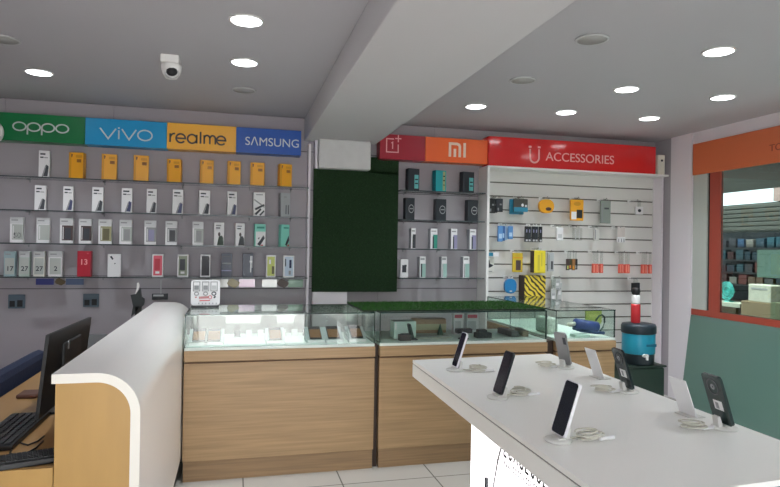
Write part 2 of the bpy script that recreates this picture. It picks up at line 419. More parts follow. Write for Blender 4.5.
# ------------------------------------------------------------------ glass shelves
SH_L = [aty(155, y, 4.72).z for y in (181.2, 213.2, 244.9, 277.2)]
SH_R = [aty(440, y, 4.72).z for y in (191.2, 220.2, 249.1, 278)]
nm = ['top', 'second', 'third', 'lowest']
def shelf(x0, x1, z, label, brk, group):
    t = thing('glass_shelf', label, 'shelf', ((x0+x1)/2, YW-.01, z), group)
    b = MB(); b.pane((x0, 4.72, z-.008), (x1, YW-.009, z), GLASS, SHELFE); part('glass_plate', b, t)
    for x in brk:
        b = MB(); b.box((x-.003, 4.80, z-.014), (x+.003, YW-.009, z-.0085), GREY, .001); b.box((x-.005, YW-.014, z-.03), (x+.005, YW-.0085, z-.0085), GREY, .001)
        part('bracket', b, t)
for k in range(4):
    shelf(-1.82, .545, SH_L[k], f'{nm[k]} long glass shelf of the phone display left of the grass panel', (-1.45, -.95, -.4, .1, .42), 'left phone shelves')
for k in range(4):
    shelf(1.285, 2.024, SH_R[k], f'{nm[k]} short glass shelf between the grass panel and the slatted unit', (1.36, 1.66, 1.95), 'middle phone shelves')

# ------------------------------------------------------------------ phone boxes
INKD = mat('print_dark', (52, 54, 62), .5); INKB = mat('print_blue', (62, 66, 104), .5); INKG = mat('print_grey', (150, 150, 150), .5)
PAPER = mat('box_white', (232, 230, 230), .45); PAPER2 = mat('box_cream', (222, 220, 210), .45)
PRED = mat('print_red', (186, 36, 56), .4); PGRN = mat('print_green', (44, 62, 46), .5); PMINT = mat('box_mint', (128, 204, 186), .45)
PBRN = mat('print_brown', (74, 56, 54), .5); PWIN = mat('box_window', (178, 182, 176), .45); PLIME = mat('print_lime', (196, 204, 110), .5)
PPINK = mat('print_pink', (212, 88, 104), .5); PDBLUE = mat('box_midnight', (34, 40, 62), .35); BXBLK = mat('box_black', (30, 34, 42), .4)
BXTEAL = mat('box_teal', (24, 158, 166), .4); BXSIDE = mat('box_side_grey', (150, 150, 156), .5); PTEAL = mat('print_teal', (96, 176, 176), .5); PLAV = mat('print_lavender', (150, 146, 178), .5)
PSEA = mat('print_sea', (52, 140, 120), .5); PCYAN = mat('print_pale_sea', (156, 190, 180), .5)
def phone_box(label, xl, xr, ytop, ybot, z, body, decals, cat='box', yaw=0, depth=.05, side=None, Y=4.765, group=None, digits=None):
    """a carton standing on a shelf at height z; decals are polygons (u,v) of the front with a colour"""
    yb = ybot
    x0, x1 = aty(xl, yb, Y).x, aty(xr, yb, Y).x
    H = aty((xl+xr)/2, ytop, Y).z - z - .001; W = x1-x0
    t = thing('phone_box', label, cat, ((x0+x1)/2, Y+depth/2, z+.0008), group)
    b = MB(); R = Matrix.Rotation(yaw, 4, 'Z')
    b.box((-W/2, -depth/2, 0), (W/2, depth/2, H), body, .0015, R)
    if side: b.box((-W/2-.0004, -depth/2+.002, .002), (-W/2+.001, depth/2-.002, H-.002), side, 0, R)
    o = b.build('carton', t, (0, 0, 0))
    if decals:
        b = MB()
        for j, (pts, m) in enumerate(decals):
            b.poly([((u-.5)*W, -depth/2-.0004-.0002*j, v*H) for u, v in pts], (0, .0006+.0002*j, 0), m, R)
        b.build('printed_front', o, (0, 0, 0))
    if digits:
        q = text_mesh(digits[0], digits[1]*H, digits[2], R @ Matrix.Translation((digits[3]*W, -depth/2-.0006, digits[4]*H)) @ FACE_Y, None, 'lettering', depth=.0004, bold=.0008)
        q.parent = o
    return t
def rc(u0, v0, u1, v1): return [(u0, v0), (u1, v0), (u1, v1), (u0, v1)]
def D_vivo(k): return [(rc(.14, .84, .62+.1*(k % 2), .90), INKD), (rc(.14, .72, .45, .77), INKD), (rc(.5, .72, .85, .755), INKG),
                       ([(.42, .04), (.86, .04), (.94, .42), (.72, .48), (.60, .22)], INKB if k % 2 else INKD), ([(.30, .02), (.44, .02), (.62, .26), (.70, .47), (.62, .44)], INKG)]
def D_yel(k): return [(rc(.48, .80, .9, .90), YELLOWD), (rc(.55, .62, .86, .74), mat('print_amber', (150, 96, 30), .5)), ([(.08, .86), (.2, .8), (.26, .92), (.14, .95)], PBRN), (rc(0, 0, .16, 1), YELLOWD)]
def D_win(hi, m, mm): return [(rc(0, .74, 1, 1), mat('header_grey', (206, 206, 206), .5)), (rc(.1, .86, .6, .91), INKG), (rc(.16, .12, 1, .72), m), (rc(.36, .16, .84, .62), mm), (rc(.22, .16, .28, .66), PAPER)]
G1 = 'phone boxes on the top left shelf'; L0 = SH_L[0]
WB = 'white box with grey phone picture'
phone_box('lone white phone box on the top left shelf beside the yellow boxes', 38, 48.5, 150.5, 176, L0, PAPER, D_vivo(0), side=BXSIDE, yaw=.12, group=G1)
yel = [(69, 83.5, 152.3), (101, 116, 154), (133, 148, 155.3), (167, 181, 159), (199.5, 213, 160), (227, 240, 161), (250.5, 264.5, 162.5), (278.5, 291, 164)]
for k, (a, c, y) in enumerate(yel):
    lb = f'yellow phone box on the top left shelf, {ORD[k]} of eight from the left'
    if k == 7: lb = 'yellow phone box on the top left shelf, turned, nearest the beam'
    phone_box(lb, a, c, y, y+24.3, L0, YELLOW, D_yel(k), yaw=(.25 if k == 7 else -.1 if k % 3 == 0 else .1), group=G1, depth=.06)
G2 = 'phone boxes on the second left shelf'
r2 = [(34, 45), (62.5, 72.5), (91.5, 102.5), (121, 131.5), (146, 156), (172, 182.5), (198.5, 209.5), (227, 236.3)]
for k, (a, c) in enumerate(r2):
    phone_box(f'white box with slanted phone picture on the second left shelf, {ORD[k]} from left', a, c, 184.3+.031*a, 209+.02*a, SH_L[1], PAPER, D_vivo(k), side=BXSIDE, yaw=.12, group=G2, depth=.045)
phone_box('white box with three dark diagonal phones on the second left shelf', 253, 264.5, 192.3, 215.5, SH_L[1], PAPER,
          [(rc(.2, .88, .8, .93), INKG), ([(.05, .72), (.95, .44), (.95, .36), (.05, .66)], INKG), ([(.1, .32), (.9, .52), (.98, .46), (.2, .24)], INKD), ([(.1, .1), (.6, .34), (.7, .28), (.25, .04)], INKD), ([(.5, .06), (.9, .26), (.96, .2), (.62, .02)], INKD)], yaw=.1, group=G2)
phone_box('grey shaded phone box at the right end of the second left shelf', 279.5, 289.5, 193, 216, SH_L[1], mat('box_grey', (168, 170, 172), .5),
          [(rc(.5, .12, .6, .5), INKD), (rc(.75, .12, .85, .5), INKD), (rc(.3, .8, .6, .86), INKG)], side=GREY, yaw=.3, group=G2)
G3 = 'phone boxes on the third left shelf'
r3 = [(9.5, 22.6, PWIN, PWIN, 'greyish window box with dim dark digits'), (36, 49, PWIN, PWIN, 'pale window box with faint grey picture'),
      (59.5, 72.5, PBRN, INKD, 'white box with large dark window picture'), (78.5, 91, PBRN, INKD, 'white box with large dark window picture'),
      (98, 111, mat('print_olive', (150, 146, 110), .5), mat('print_olive_dark', (98, 92, 62), .5), 'white box with olive window picture'),
      (119, 131.5, PWIN, INKG, 'white box with light grey window picture'), (144, 155.5, INKG, PLAV, 'white box with bluish figure in its window'),
      (165, 176.6, INKG, DKGREY, 'white box with dark grey figure in its window'), (192, 203, PWIN, INKG, 'white box with grey rounded window')]
for k, (a, c, m, mm, lb) in enumerate(r3):
    ex = {2: ', left of the pair', 3: ', right of the pair'}.get(k, '')
    phone_box(lb.replace('white box with large dark', 'white box with dark') + ' on the third left shelf' + ex, a, c, 216.8+.026*a, 242+.015*a, SH_L[2], PAPER, D_win(0, m, mm), group=G3, yaw=.06, depth=.045,
              digits=(('50', .28, INKD, 0.05, .28) if k == 0 else None))
def D_man(m): return [(rc(.18, .84, .7, .9), INKG), (rc(.18, .74, .6, .79), INKD), ([(.3, .02), (.98, .02), (.94, .34), (.78, .44), (.5, .42), (.42, .26)], m), (ell(.52, .5, .12, .09, n=12), PBRN)]
phone_box('white box with a dark jacketed figure on the third left shelf', 213.5, 223.5, 222.5, 246, SH_L[2], PAPER, D_man(PGRN), group=G3, yaw=.1)
phone_box('white box with a blurred figure beside the mint boxes on the third left shelf', 235, 244, 223.3, 246.3, SH_L[2], PAPER, D_man(DKGREY), group=G3, yaw=.1)
def D_mint(): return [(rc(.2, .80, .9, .88), PSEA), (rc(.12, .02, 1, .66), PAPER), ([(.25, .1), (.5, .02), (.95, .38), (.8, .5), (.55, .3)], INKD), ([(.3, .36), (.42, .3), (.46, .42)], INKD), ([(.5, .02), (.8, .02), (.7, .1)], PRED)]
phone_box('mint topped box with black and red picture on the third left shelf, left one', 254, 265, 224, 246.5, SH_L[2], PMINT, D_mint(), group=G3, yaw=.1)
phone_box('mint phone box turned sideways at the right end of the third left shelf', 279.5, 288.5, 224.5, 247, SH_L[2], PMINT, [([(.5, .1), (.65, .02), (.98, .3), (.9, .5), (.7, .3)], INKD), (rc(.3, .82, .9, .88), PSEA), ([(.7, .02), (.98, .02), (.9, .14)], PRED)], side=PMINT, group=G3, yaw=.35)
G4 = 'phone boxes on the lowest left shelf'
for k, (a, c, bd, lb) in enumerate([(3.4, 14.5, 'blue tinted pale box with dark digits, first on the lowest left shelf', '17'), (18.5, 29, 'greenish pale box with dark digits, second on the lowest left shelf', '27'),
                                    (33, 44, 'pale box with dark digits, third on the lowest left shelf', '27'), (48, 61.5, 'white topped box with one dark mark, fourth on the lowest left shelf', '2')]):
    bo = (mat('box_bluish', (150, 172, 178), .45), mat('box_greenish', (176, 190, 180), .45), PAPER2, PAPER)[k]
    phone_box(bd, a, c, 251.3, 276.5, SH_L[3], bo, [(rc(0, .76, 1, 1), LGREY if k else bo), (rc(.12, .86, .6, .91), INKG), (rc(.1, .08, .92, .73), PWIN)], group=G4, yaw=.05, depth=.045, digits=(lb, .26, INKD, .04, .3))
phone_box('bright red box with large pale number on the lowest left shelf', 77, 90.5, 251, 276.6, SH_L[3], PRED, [(rc(.72, .88, .86, .94), PPINK)], group=G4, yaw=-.06, digits=('13', .30, mat('print_rose', (244, 176, 176), .5), 0, .56))
phone_box('plain white box with small black camera dots on the lowest left shelf', 107, 120, 254, 277, SH_L[3], PAPER, [([(.16, .88), (.3, .92), (.44, .78), (.36, .74)], INKD), (ell(.55, .58, .05, .03, n=8), INKD)], group=G4, side=BXSIDE, yaw=.12)
def D_ph(m, mm): return [(rc(.1, .06, .9, .94), m), (rc(.22, .3, .7, .8), mm), (rc(.3, .14, .66, .24), PAPER)]
phone_box('white framed box with a pink red portrait on the lowest left shelf', 152, 163, 254.2, 275.5, SH_L[3], PAPER, D_ph(PPINK, PRED), group=G4)
phone_box('white framed box with a grey leafy portrait on the lowest left shelf', 177.3, 188, 254.6, 276, SH_L[3], PAPER, D_ph(mat('print_moss', (132, 138, 118), .5), DKGREY), group=G4)
phone_box('white framed phone box showing a black phone back on the lowest left shelf', 200, 210, 254.6, 275.5, SH_L[3], PAPER, [(rc(.14, .06, .92, .94), mat('print_charcoal', (40, 38, 42), .4))], group=G4)
phone_box('midnight blue box with pale bands on the lowest left shelf', 220.8, 231.8, 253.5, 276.5, SH_L[3], PDBLUE, [(rc(.1, .55, .9, .6), INKG), (rc(.05, .25, .95, .3), PLAV), (rc(.1, .86, .9, .9), DKGREY)], group=G4, depth=.06)
phone_box('black box with white vertical writing on the lowest left shelf', 242.4, 253, 253.5, 276.6, SH_L[3], PDBLUE, [(rc(.72, .2, .82, .9), PAPER), (rc(.85, .4, .93, .9), LGREY), (rc(.66, .62, .9, .7), PAPER)], group=G4, depth=.06)
phone_box('white framed box with a lime green picture on the lowest left shelf', 266, 275.5, 255.3, 275.5, SH_L[3], PAPER, [(rc(.12, .06, .9, .94), PLIME), (rc(.6, .15, .85, .5), mat('print_olive_dark', (98, 92, 62), .5)), (rc(.3, .6, .5, .8), PAPER)], group=G4)
phone_box('white framed box with pale blue figure, right end of the lowest left shelf', 283.2, 294, 255.5, 276, SH_L[3], PAPER, [(rc(.12, .06, .9, .94), mat('print_ice', (184, 200, 216), .5)), (rc(.55, .42, .75, .8), NAVY), (rc(.5, .12, .7, .3), INKG), (rc(.15, .5, .25, .85), INKD)], group=G4)
# middle shelves
G5 = 'phone boxes on the middle shelves'
def D_blk(m): return [(rc(.55, .1, .92, .72), m), (rc(.6, .3, .88, .36), BXBLK), (rc(.6, .48, .88, .54), BXBLK)]
phone_box('black box with teal print on the top middle shelf, next to the grass panel', 407.5, 419, 168.5, 190, SH_R[0], BXBLK, D_blk(PTEAL), group=G5, yaw=.15, depth=.06)
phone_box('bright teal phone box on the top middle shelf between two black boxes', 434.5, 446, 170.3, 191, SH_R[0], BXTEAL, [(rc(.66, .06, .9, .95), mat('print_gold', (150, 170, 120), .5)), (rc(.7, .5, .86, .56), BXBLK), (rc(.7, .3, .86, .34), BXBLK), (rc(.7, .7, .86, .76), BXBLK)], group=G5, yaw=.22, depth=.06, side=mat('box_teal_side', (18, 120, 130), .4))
phone_box('black box with teal print on the top middle shelf, next to the slatted unit', 462, 474, 171.8, 192, SH_R[0], BXBLK, D_blk(PTEAL), group=G5, yaw=.15, depth=.06)
def D_ring(): return [(ell(.62, .5, .3, .2, n=20) , INKG), (ell(.62, .5, .24, .16, n=20), BXBLK), (rc(.45, .48, .82, .53), INKG)]
for k, (a, c, y, lb) in enumerate([(405, 414.3, 197.8, 'black box with faint ring on the second middle shelf, by the grass panel'), (435.6, 446, 199, 'black box with grey ring emblem in the middle of the second middle shelf'),
                                   (467.3, 478, 200, 'black box with grey ring emblem on the second middle shelf, by the slatted unit')]):
    phone_box(lb, a, c, y, 220, SH_R[1], BXBLK, D_ring(), group=G5, yaw=.1, depth=.06)
for k, (a, c, m, cm) in enumerate([(410.5, 415.2, DKGREY, 'grey'), (429.8, 437, PSEA, 'sea green'), (450.4, 456.8, PLAV, 'lavender'), (469, 475.6, PLAV, 'lavender')]):
    e = ('by the grass panel', '', '', 'by the slatted unit')[k]
    phone_box((f'narrow white box with {cm} phone on the third middle shelf ' + (e if e else 'between its neighbours')).strip(), a, c, 228.2+.3*k, 249, SH_R[2], PAPER,
              [(rc(.1, .84, .8, .9), INKG), (rc(.36, .02, 1, .70), m), (rc(.3, .02, .5, .62), INKD)], group=G5, yaw=.15, side=BXSIDE)
phone_box('squat white box with black square on the lowest middle shelf by the grass panel', 400.5, 408, 259.3, 276, SH_R[3], PAPER, [(rc(.2, .28, .75, .68), INKD), (rc(.5, .6, .8, .7), DKGREY)], group=G5)
for k, (a, c, m, cm) in enumerate([(419, 425.2, PCYAN, 'black edged green'), (440.8, 446.4, PCYAN, 'pale green'), (462.5, 469, PCYAN, 'pale green')]):
    e = ('second from the grass panel', 'third from the grass panel', 'nearest the slatted unit')[k]
    phone_box(f'narrow box, {cm} phone, on the lowest middle shelf, {e}', a, c, 256.5, 277.5, SH_R[3], PAPER, [(rc(.1, .84, .8, .92), INKG), (rc(.36, .02, 1, .66), m), (rc(.2, .02, .42 if k == 0 else .3, .66), INKD)], group=G5, yaw=.15, side=BXSIDE)

# glossy strips stuck under the lowest left shelf
GLOSS = lambda n, c: mat(n, c, .12, spec=.8)
def strip(label, segs, y0, y1):
    t = thing('shelf_strip', label, 'price strip', (aty((segs[0][0]+segs[-1][1])/2, y1, 4.74).x, 4.74, aty(segs[0][0], y1, 4.74).z), 'glossy strips under the lowest left shelf')
    for a, c, m, sh in segs:
        p0, p1 = aty(a, y1, 4.74), aty(c, y0, 4.74); b = MB()
        if sh == 0: b.box((p0.x, 4.735, p0.z), (p1.x, 4.738, p1.z), m)
        else:
            W_, H_ = p1.x-p0.x, p1.z-p0.z
            b.poly([(p0.x+W_*u, 4.733, p0.z+H_*v) for u, v in ((0, .5), (.15, .95), (.4, 1.1), (.6, .95), (1, .6), (.9, .2), (.6, -.1), (.35, .05), (.1, .2))], (0, .005, 0), m)
        part('print', b, t)
    return t
strip('dark blue glossy strip under the lowest left shelf near the red box', [(36, 54, mat('strip_blue', (54, 58, 120), .3), 0), (55, 66, mat('strip_brown', (92, 76, 48), .4), 1), (66, 84, mat('strip_slate', (78, 92, 120), .3), 0)], 278.6, 284.8)
strip('white and pink glossy strip under the lowest left shelf above the white stand', [(212, 228, GLOSS('strip_white', (240, 236, 230)), 0), (227, 240, mat('strip_gold', (150, 134, 94), .3), 1), (239, 255, GLOSS('strip_pink', (224, 176, 204)), 0)], 279.2, 287.2)
strip('white and green glossy strip under the lowest left shelf near the grass panel', [(262, 277, GLOSS('strip_white', (240, 236, 230)), 0), (277, 289, mat('strip_umber', (74, 54, 42), .4), 1), (288, 303, mat('strip_green', (120, 150, 128), .2), 0)], 279.5, 287.2)
# things on the wall under the shelves
def plate(label, x0, y0, x1, y1):
    p0, p1 = aty(x0, y1, 4.88), aty(x1, y0, 4.88)
    t = thing('socket_plate', label, 'socket', ((p0.x+p1.x)/2, 4.892, p0.z), 'dark wall plates under the left shelves')
    W_, H_ = p1.x-p0.x, p1.z-p0.z
    b = MB(); b.box((p0.x, 4.876, p0.z), (p1.x, 4.892, p1.z), mat('plate_slate', (92, 108, 120), .35), .003); part('plate', b, t)
    for u in (.22, .68):
        b = MB(); b.box((p0.x+W_*(u-.13), 4.873, p0.z+H_*.12), (p0.x+W_*(u+.2), 4.877, p0.z+H_*(.55 if u < .5 else .6)), BLACK, .002); part('switch', b, t)
plate('dark blue-grey socket plate on the wall at the far left under the shelves', 8, 294.5, 25, 308.5)
plate('pale blue edged socket plate on the wall above the monitor', 83, 293.8, 99, 307)
p0, p1 = aty(152, 299.6, 4.88), aty(168, 293.6, 4.88)
t = thing('wall_price_holder', 'low dark label holder on the wall behind the white counter end', 'label holder', ((p0.x+p1.x)/2, 4.89, p0.z))
b = MB(); b.box((p0.x, 4.87, p0.z), (p1.x, 4.892, p1.z), DKGREY, .002); part('tray', b, t)
b = MB(); b.box((p0.x+.01, 4.867, p0.z+.025), (p1.x-.03, 4.87, p1.z-.006), LGREY); part('label_card', b, t)
b = MB(); q = aty(161, 280, 4.88); b.box((q.x-.004, 4.884, p1.z), (q.x+.004, 4.892, q.z), LGREY); part('hanger', b, t)
t = thing('card_swipe_terminal', 'dark angular card terminal with white tip standing beyond the white counter', 'terminal', (aty(138, 316, 4.3).x, 4.3, .6))
P_ = lambda x, y: aty(x, y, 4.3)
b = MB(); b.poly([P_(x, y) for x, y in ((130.5, 295), (136, 294), (140.2, 288), (141.2, 297), (144.2, 299), (143.5, 305), (131, 317), (133, 306))], (0, .03, 0), mat('terminal_dark', (44, 50, 50), .4)); part('body', b, t)
b = MB(); b.poly([P_(x, y) for x, y in ((137, 283), (138.5, 282.6), (139.4, 286), (138, 290), (135, 294.5), (136.5, 289))], (0, .012, 0), WHITE); part('tip', b, t)
b = MB(); q = P_(138, 306); b.box((q.x-.02, 4.30, .637), (q.x+.02, 4.34, q.z), BLACK, .004); part('post', b, t)
b = MB(); b.box((q.x-.11, 4.24, .0), (q.x+.09, 4.40, .637), WOODD, .003)
tag(rebase(b.build('pedestal_block'), (q.x, 4.32, 0)), 'wooden pedestal behind the white counter carrying the dark card terminal', 'stand')
# round white fitting cut by the left picture edge
t = thing('wall_fan', 'round white wall fitting at the left picture edge beside the green sign', 'fitting', (-1.66, 4.70, 2.04))
b = MB(); b.lathe([(.0, .035), (.06, .032), (.085, .02), (.092, 0), (.085, -.02)], WHITE, (-1.652, 4.70, 2.045), 32, Matrix.Rotation(PI/2, 4, 'X')); part('front_cover', b, t)
b = MB(); b.cyl((-1.665, 4.72, 2.045), (-1.665, YW-.009, 2.045), .035, WHITE); part('bracket', b, t)

# ------------------------------------------------------------------ ceiling: downlights, camera
LAMP_W = 5.0
def downlight(x, y, on, label, r=.071):
    t = thing('ceiling_downlight', label, 'ceiling light', (x, y, ZC), 'lit round downlights' if on else 'unlit round downlights')
    b = MB(); b.lathe([(r, 0), (r*1.12, -.001), (r*1.12, -.006), (r, -.008), (r*.98, -.004)], WHITE if on else LGREY, (x, y, ZC), 32); part('trim_ring', b, t)
    b = MB(); b.lathe([(0, -.0065), (r*.97, -.0065), (r*.97, -.001), (0, -.001)], LEDWHITE if on else mat('diffuser_off', (170, 168, 166), .5), (x, y, ZC), 32); part('diffuser', b, t)
    if on:
        la = bpy.data.lights.new('downlight_lamp', 'AREA'); la.shape = 'DISK'; la.size = .13; la.energy = LAMP_W; la.spread = math.radians(110); la.color = (.88, .94, 1)
        lo = bpy.data.objects.new('downlight_lamp', la); C.objects.link(lo); lo.parent = t; lo.location = (0, 0, -.012)
on = [(.03, 2.841, 'lit downlight left of the beam, nearer of the pair in line'), (.03, 3.496, 'lit downlight left of the beam, second one behind the nearest'),
      (-1.173, 4.08, 'lit downlight alone at the far left above the green sign'), (2.37, 2.575, 'large lit downlight right of the beam outside the picture top'),
      (3.10, 3.328, 'lit downlight right of the beam, nearer of the two by the window'), (2.385, 3.345, 'lit downlight in the middle of the right ceiling'),
      (3.07, 4.023, 'lit downlight near the right end of the red accessories sign'), (2.366, 4.04, 'lit downlight above the middle of the red accessories sign'), (1.66, 4.072, 'lit downlight closest to the beam above the orange sign'),]
on[3] = (2.37, 2.575, 'largest lit downlight, right of the beam and nearest the viewer')
for x, y, l in on: downlight(x, y, True, l)
for x, y, l in [(1.661, 2.606, 'unlit downlight right of the beam, nearer one'), (1.672, 3.358, 'unlit downlight right of the beam, farther one beside the beam'),
                (.036, 4.13, 'unlit downlight above the royal blue sign'), (-1.165, 3.47, 'unlit downlight cut by the left picture edge')]: downlight(x, y, False, l)
for x, y, l in [(2.37, 1.2, 'lit downlight above the near end of the display table'), (3.1, 1.9, 'lit downlight by the near part of the shop window')]:
    downlight(x, y, True, l)
t = thing('dome_camera', 'white dome security camera on a square ceiling mount', 'security camera', (-.36, 3.52, ZC))
b = MB(); b.box((-.412, 3.47, ZC-.045), (-.316, 3.57, ZC), WHITE, .006); part('mount_box', b, t)
b = MB(); b.lathe([(.0, -.045), (.05, -.045), (.054, -.055), (.052, -.075), (.045, -.10), (.03, -.122), (.0, -.128)], WHITE, (-.358, 3.51, ZC), 32); dh = part('dome_housing', b, t)
Md = Matrix.Rotation(math.radians(68), 4, 'X')
b = MB(); b.lathe([(0, .022), (.014, .02), (.026, .012), (.03, 0), (.03, -.02)], BLACK, (-.352, 3.475, ZC-.093), 28, Md)
ln = sub('lens', b, dh)
b = MB(); b.lathe([(.030, .0), (.036, .002), (.038, -.012), (.03, -.014)], LGREY, (-.352, 3.475, ZC-.093), 28, Md); sub('lens_ring', b, dh)

# ------------------------------------------------------------------ display counters
def counter(label, x0, x1, y1, group):
    t = thing('display_counter', label, 'display counter', ((x0+x1)/2, (YC+y1)/2, 0), group)
    b = MB(); b.box((x0+.004, YC+.006, 0), (x1-.004, y1, .11), WOODP, .001); part('plinth', b, t)
    b = MB(); b.box((x0, YC, .112), (x1, y1, .646), WOODF, .001); b.box((x0+.004, YC+.010, .646), (x1-.004, y1, .6575), mat('ledge_shadow_brown', (112, 84, 60), .6)); part('cabinet', b, t)  # thin dark set-back strip stands in for the shadow under the ledge
    b = MB(); b.box((x0, YC-.014, .658), (x1, y1, .716), WOODF, .002); part('ledge', b, t)
    b = MB(); b.box((x0+.002, YC-.002, .717), (x1-.002, y1, .733), DECK, .001); part('deck', b, t)
    g = .006
    b = MB(); b.pane((x0, YC, .734), (x1, YC+g, ZT-g), GLASS, GEDGE); part('front_glass', b, t)
    b = MB(); b.pane((x0, YC-.004, ZT-g), (x1, y1, ZT), GLASS, GEDGE); part('top_glass', b, t)
    for x in (x0, x1-g):
        b = MB(); b.pane((x, YC+g+.001, .734), (x+g, y1, ZT-g-.0005), GLASS, GEDGE); part('side_glass', b, t)
    b = MB(); b.pane((x0+g, y1-g, .734), (x1-g, y1, ZT-g-.0005), GLASS, GEDGE); part('back_glass', b, t)
    return t
X1a, X1b, X2a, X2b, X3a, X3b = -.262, .803, .832, 1.918, 1.984, 2.412
counter('left wood and glass counter holding a row of dummy phones', X1a, X1b, 3.99, 'wood and glass counters')
counter('middle wood and glass counter covered by the green grass mat', X2a, X2b, 3.99, 'wood and glass counters')
counter('right wood and glass counter with a blue tool inside', X3a, X3b, 4.56, 'wood and glass counters')
for x0, x1, l in ((X1b, X2a, 'left and middle'), (X2b, X3a, 'middle and right')):
    b = MB(); b.box((x0+.003, YC+.03, 0), (x1-.003, 3.95, .72), DARKB)  # brown strip carries the darkness of the open gap between counters
    tag(rebase(b.build('dark_gap_strip'), ((x0+x1)/2, YC, 0)), f'dark brown strip put in for the dark gap between the {l} counters', 'gap strip', None)
# grass mat
gm = thing('grass_mat', 'bright green artificial grass mat lying over the middle counter top', 'mat', (1.35, 3.75, ZT))
b = MB(); b.box((.735, YC+.03, ZT+.0006), (1.925, 4.04, ZT+.007), mat('mat_backing', (26, 40, 24), .9)); part('backing', b, gm)
b = MB(); blades(b, GRASSM, ((.735, YC+.03, ZT+.007), (1.19, 0, 0), (0, .54, 0)), 9000, .012, (0, 0, 1), 3); part('grass_pile', b, gm)

# white stand with three windows
p0, p1 = aty(190.7, 306.6, 3.85), aty(220.2, 280, 3.85)
t = thing('payment_stand', 'white rounded counter stand with three grey frames and red print', 'stand', ((p0.x+p1.x)/2, 3.86, ZT))
W_, H_ = p1.x-p0.x, p1.z-ZT; xc = (p0.x+p1.x)/2
b = MB(); b.poly([(xc+x, 3.85, ZT+.012+(H_-.012)/2+z) for x, z in rrect(W_, H_-.012, .018)], (0, .012, 0), PAPER); part('panel', b, t)
b = MB(); b.box((xc-W_/2+.004, 3.83, ZT), (xc+W_/2-.004, 3.90, ZT+.012), BLACK, .002); part('base', b, t)
b = MB(); T = T2(xc-W_/2, ZT, 3.85)
for u in (.19, .5, .79):
    b.ribbon([(W_*(u-.11), H_*.60), (W_*(u-.11), H_*.93), (W_*(u+.11), H_*.93), (W_*(u+.11), H_*.60), (W_*(u-.11), H_*.60)], .005, INKG, T)
    b.ribbon([(W_*(u-.08), H_*.72), (W_*(u+.08), H_*.72)], .026, GREY if u < .7 else LGREY, T)
    b.ribbon(ell(W_*u, H_*.50, .012, .010, n=10), .006, INKG if u < .7 else INKD, T)
part('frames', b, t)
b = MB(); b.ribbon([(W_*.14, H_*.36), (W_*.2, H_*.38)], .008, mat('print_faded_rose', (196, 130, 130), .5), T); b.ribbon([(W_*.28, H_*.35), (W_*.62, H_*.37)], .014, MATS['print_faded_rose'], T); b.ribbon(ell(W_*.66, H_*.37, .010, .010, n=12), .004, PPINK, T)
b.ribbon([(W_*.8, H_*.34), (W_*.84, H_*.41)], .01, INKD, T); b.ribbon([(W_*.3, H_*.25), (W_*.66, H_*.255)], .006, PPINK, T)
for k in range(6): b.ribbon([(W_*(.26+.12*k), H_*.145), (W_*(.29+.12*k), H_*.145)], .008, GREY, T)
part('print', b, t)

# contents of the left counter: dummy phones on sloping blocks
DK = .7335
for k, (px, lb) in enumerate([(199, 'farthest left'), (214, 'second from the left'), (275, 'middle left behind the bright reflection'), (315, 'first of three on the right'), (333, 'second of three on the right'), (356, 'nearest the right end of the case')]):
    c = aty(px, 342, 3.60); x = c.x
    t = thing('phone_easel', f'grey phone easel in the left counter, {lb}', 'easel', (x, 3.62, DK), 'easels in the left counter')
    b = MB(); b.poly([(x-.055, 3.55, DK), (x-.055, 3.55, DK+.012), (x-.055, 3.69, DK+.072), (x-.055, 3.70, DK)], (.11, 0, 0), mat('easel_grey', (176, 184, 182), .4)); part('block', b, t)
    b = MB(); b.box((x-.05, 3.535, DK), (x+.05, 3.545, DK+.016), PAPER); part('price_tag', b, t)
    t2 = thing('dummy_phone', f'dummy phone in the left counter, {lb}', 'phone', (x, 3.62, DK+.045), 'dummy phones in the left counter')
    M = Matrix.Translation((x, 3.62, DK+.0465)) @ Matrix.Rotation(math.atan2(.06, .14), 4, 'X')
    b = MB(); b.box((-.036, -.068, -.001), (.036, .068, .007), BLACK, .003, M); part('body', b, t2)
    b = MB(); b.box((-.032, -.062, .0071), (.032, .030, .0078), mat('screen_amber', (132, 96, 66), .2), 0, M); b.box((-.032, .031, .0071), (.032, .062, .0078), mat('screen_dim', (58, 58, 60), .2), 0, M); part('screen', b, t2)
for k in range(11):
    x = .02+.07*k
    b = MB(); b.poly([(x-.018, 3.84, DK), (x-.018, 3.86, DK+.038), (x-.018, 3.868, DK+.038), (x-.018, 3.868, DK)], (.036, 0, 0), LGREY if k % 3 else DKGREY)
    tag(rebase(b.build('price_card'), (x, 3.85, DK)), 'small grey tented price card in the back row of the left counter', 'price card', 'price cards in the left counter')
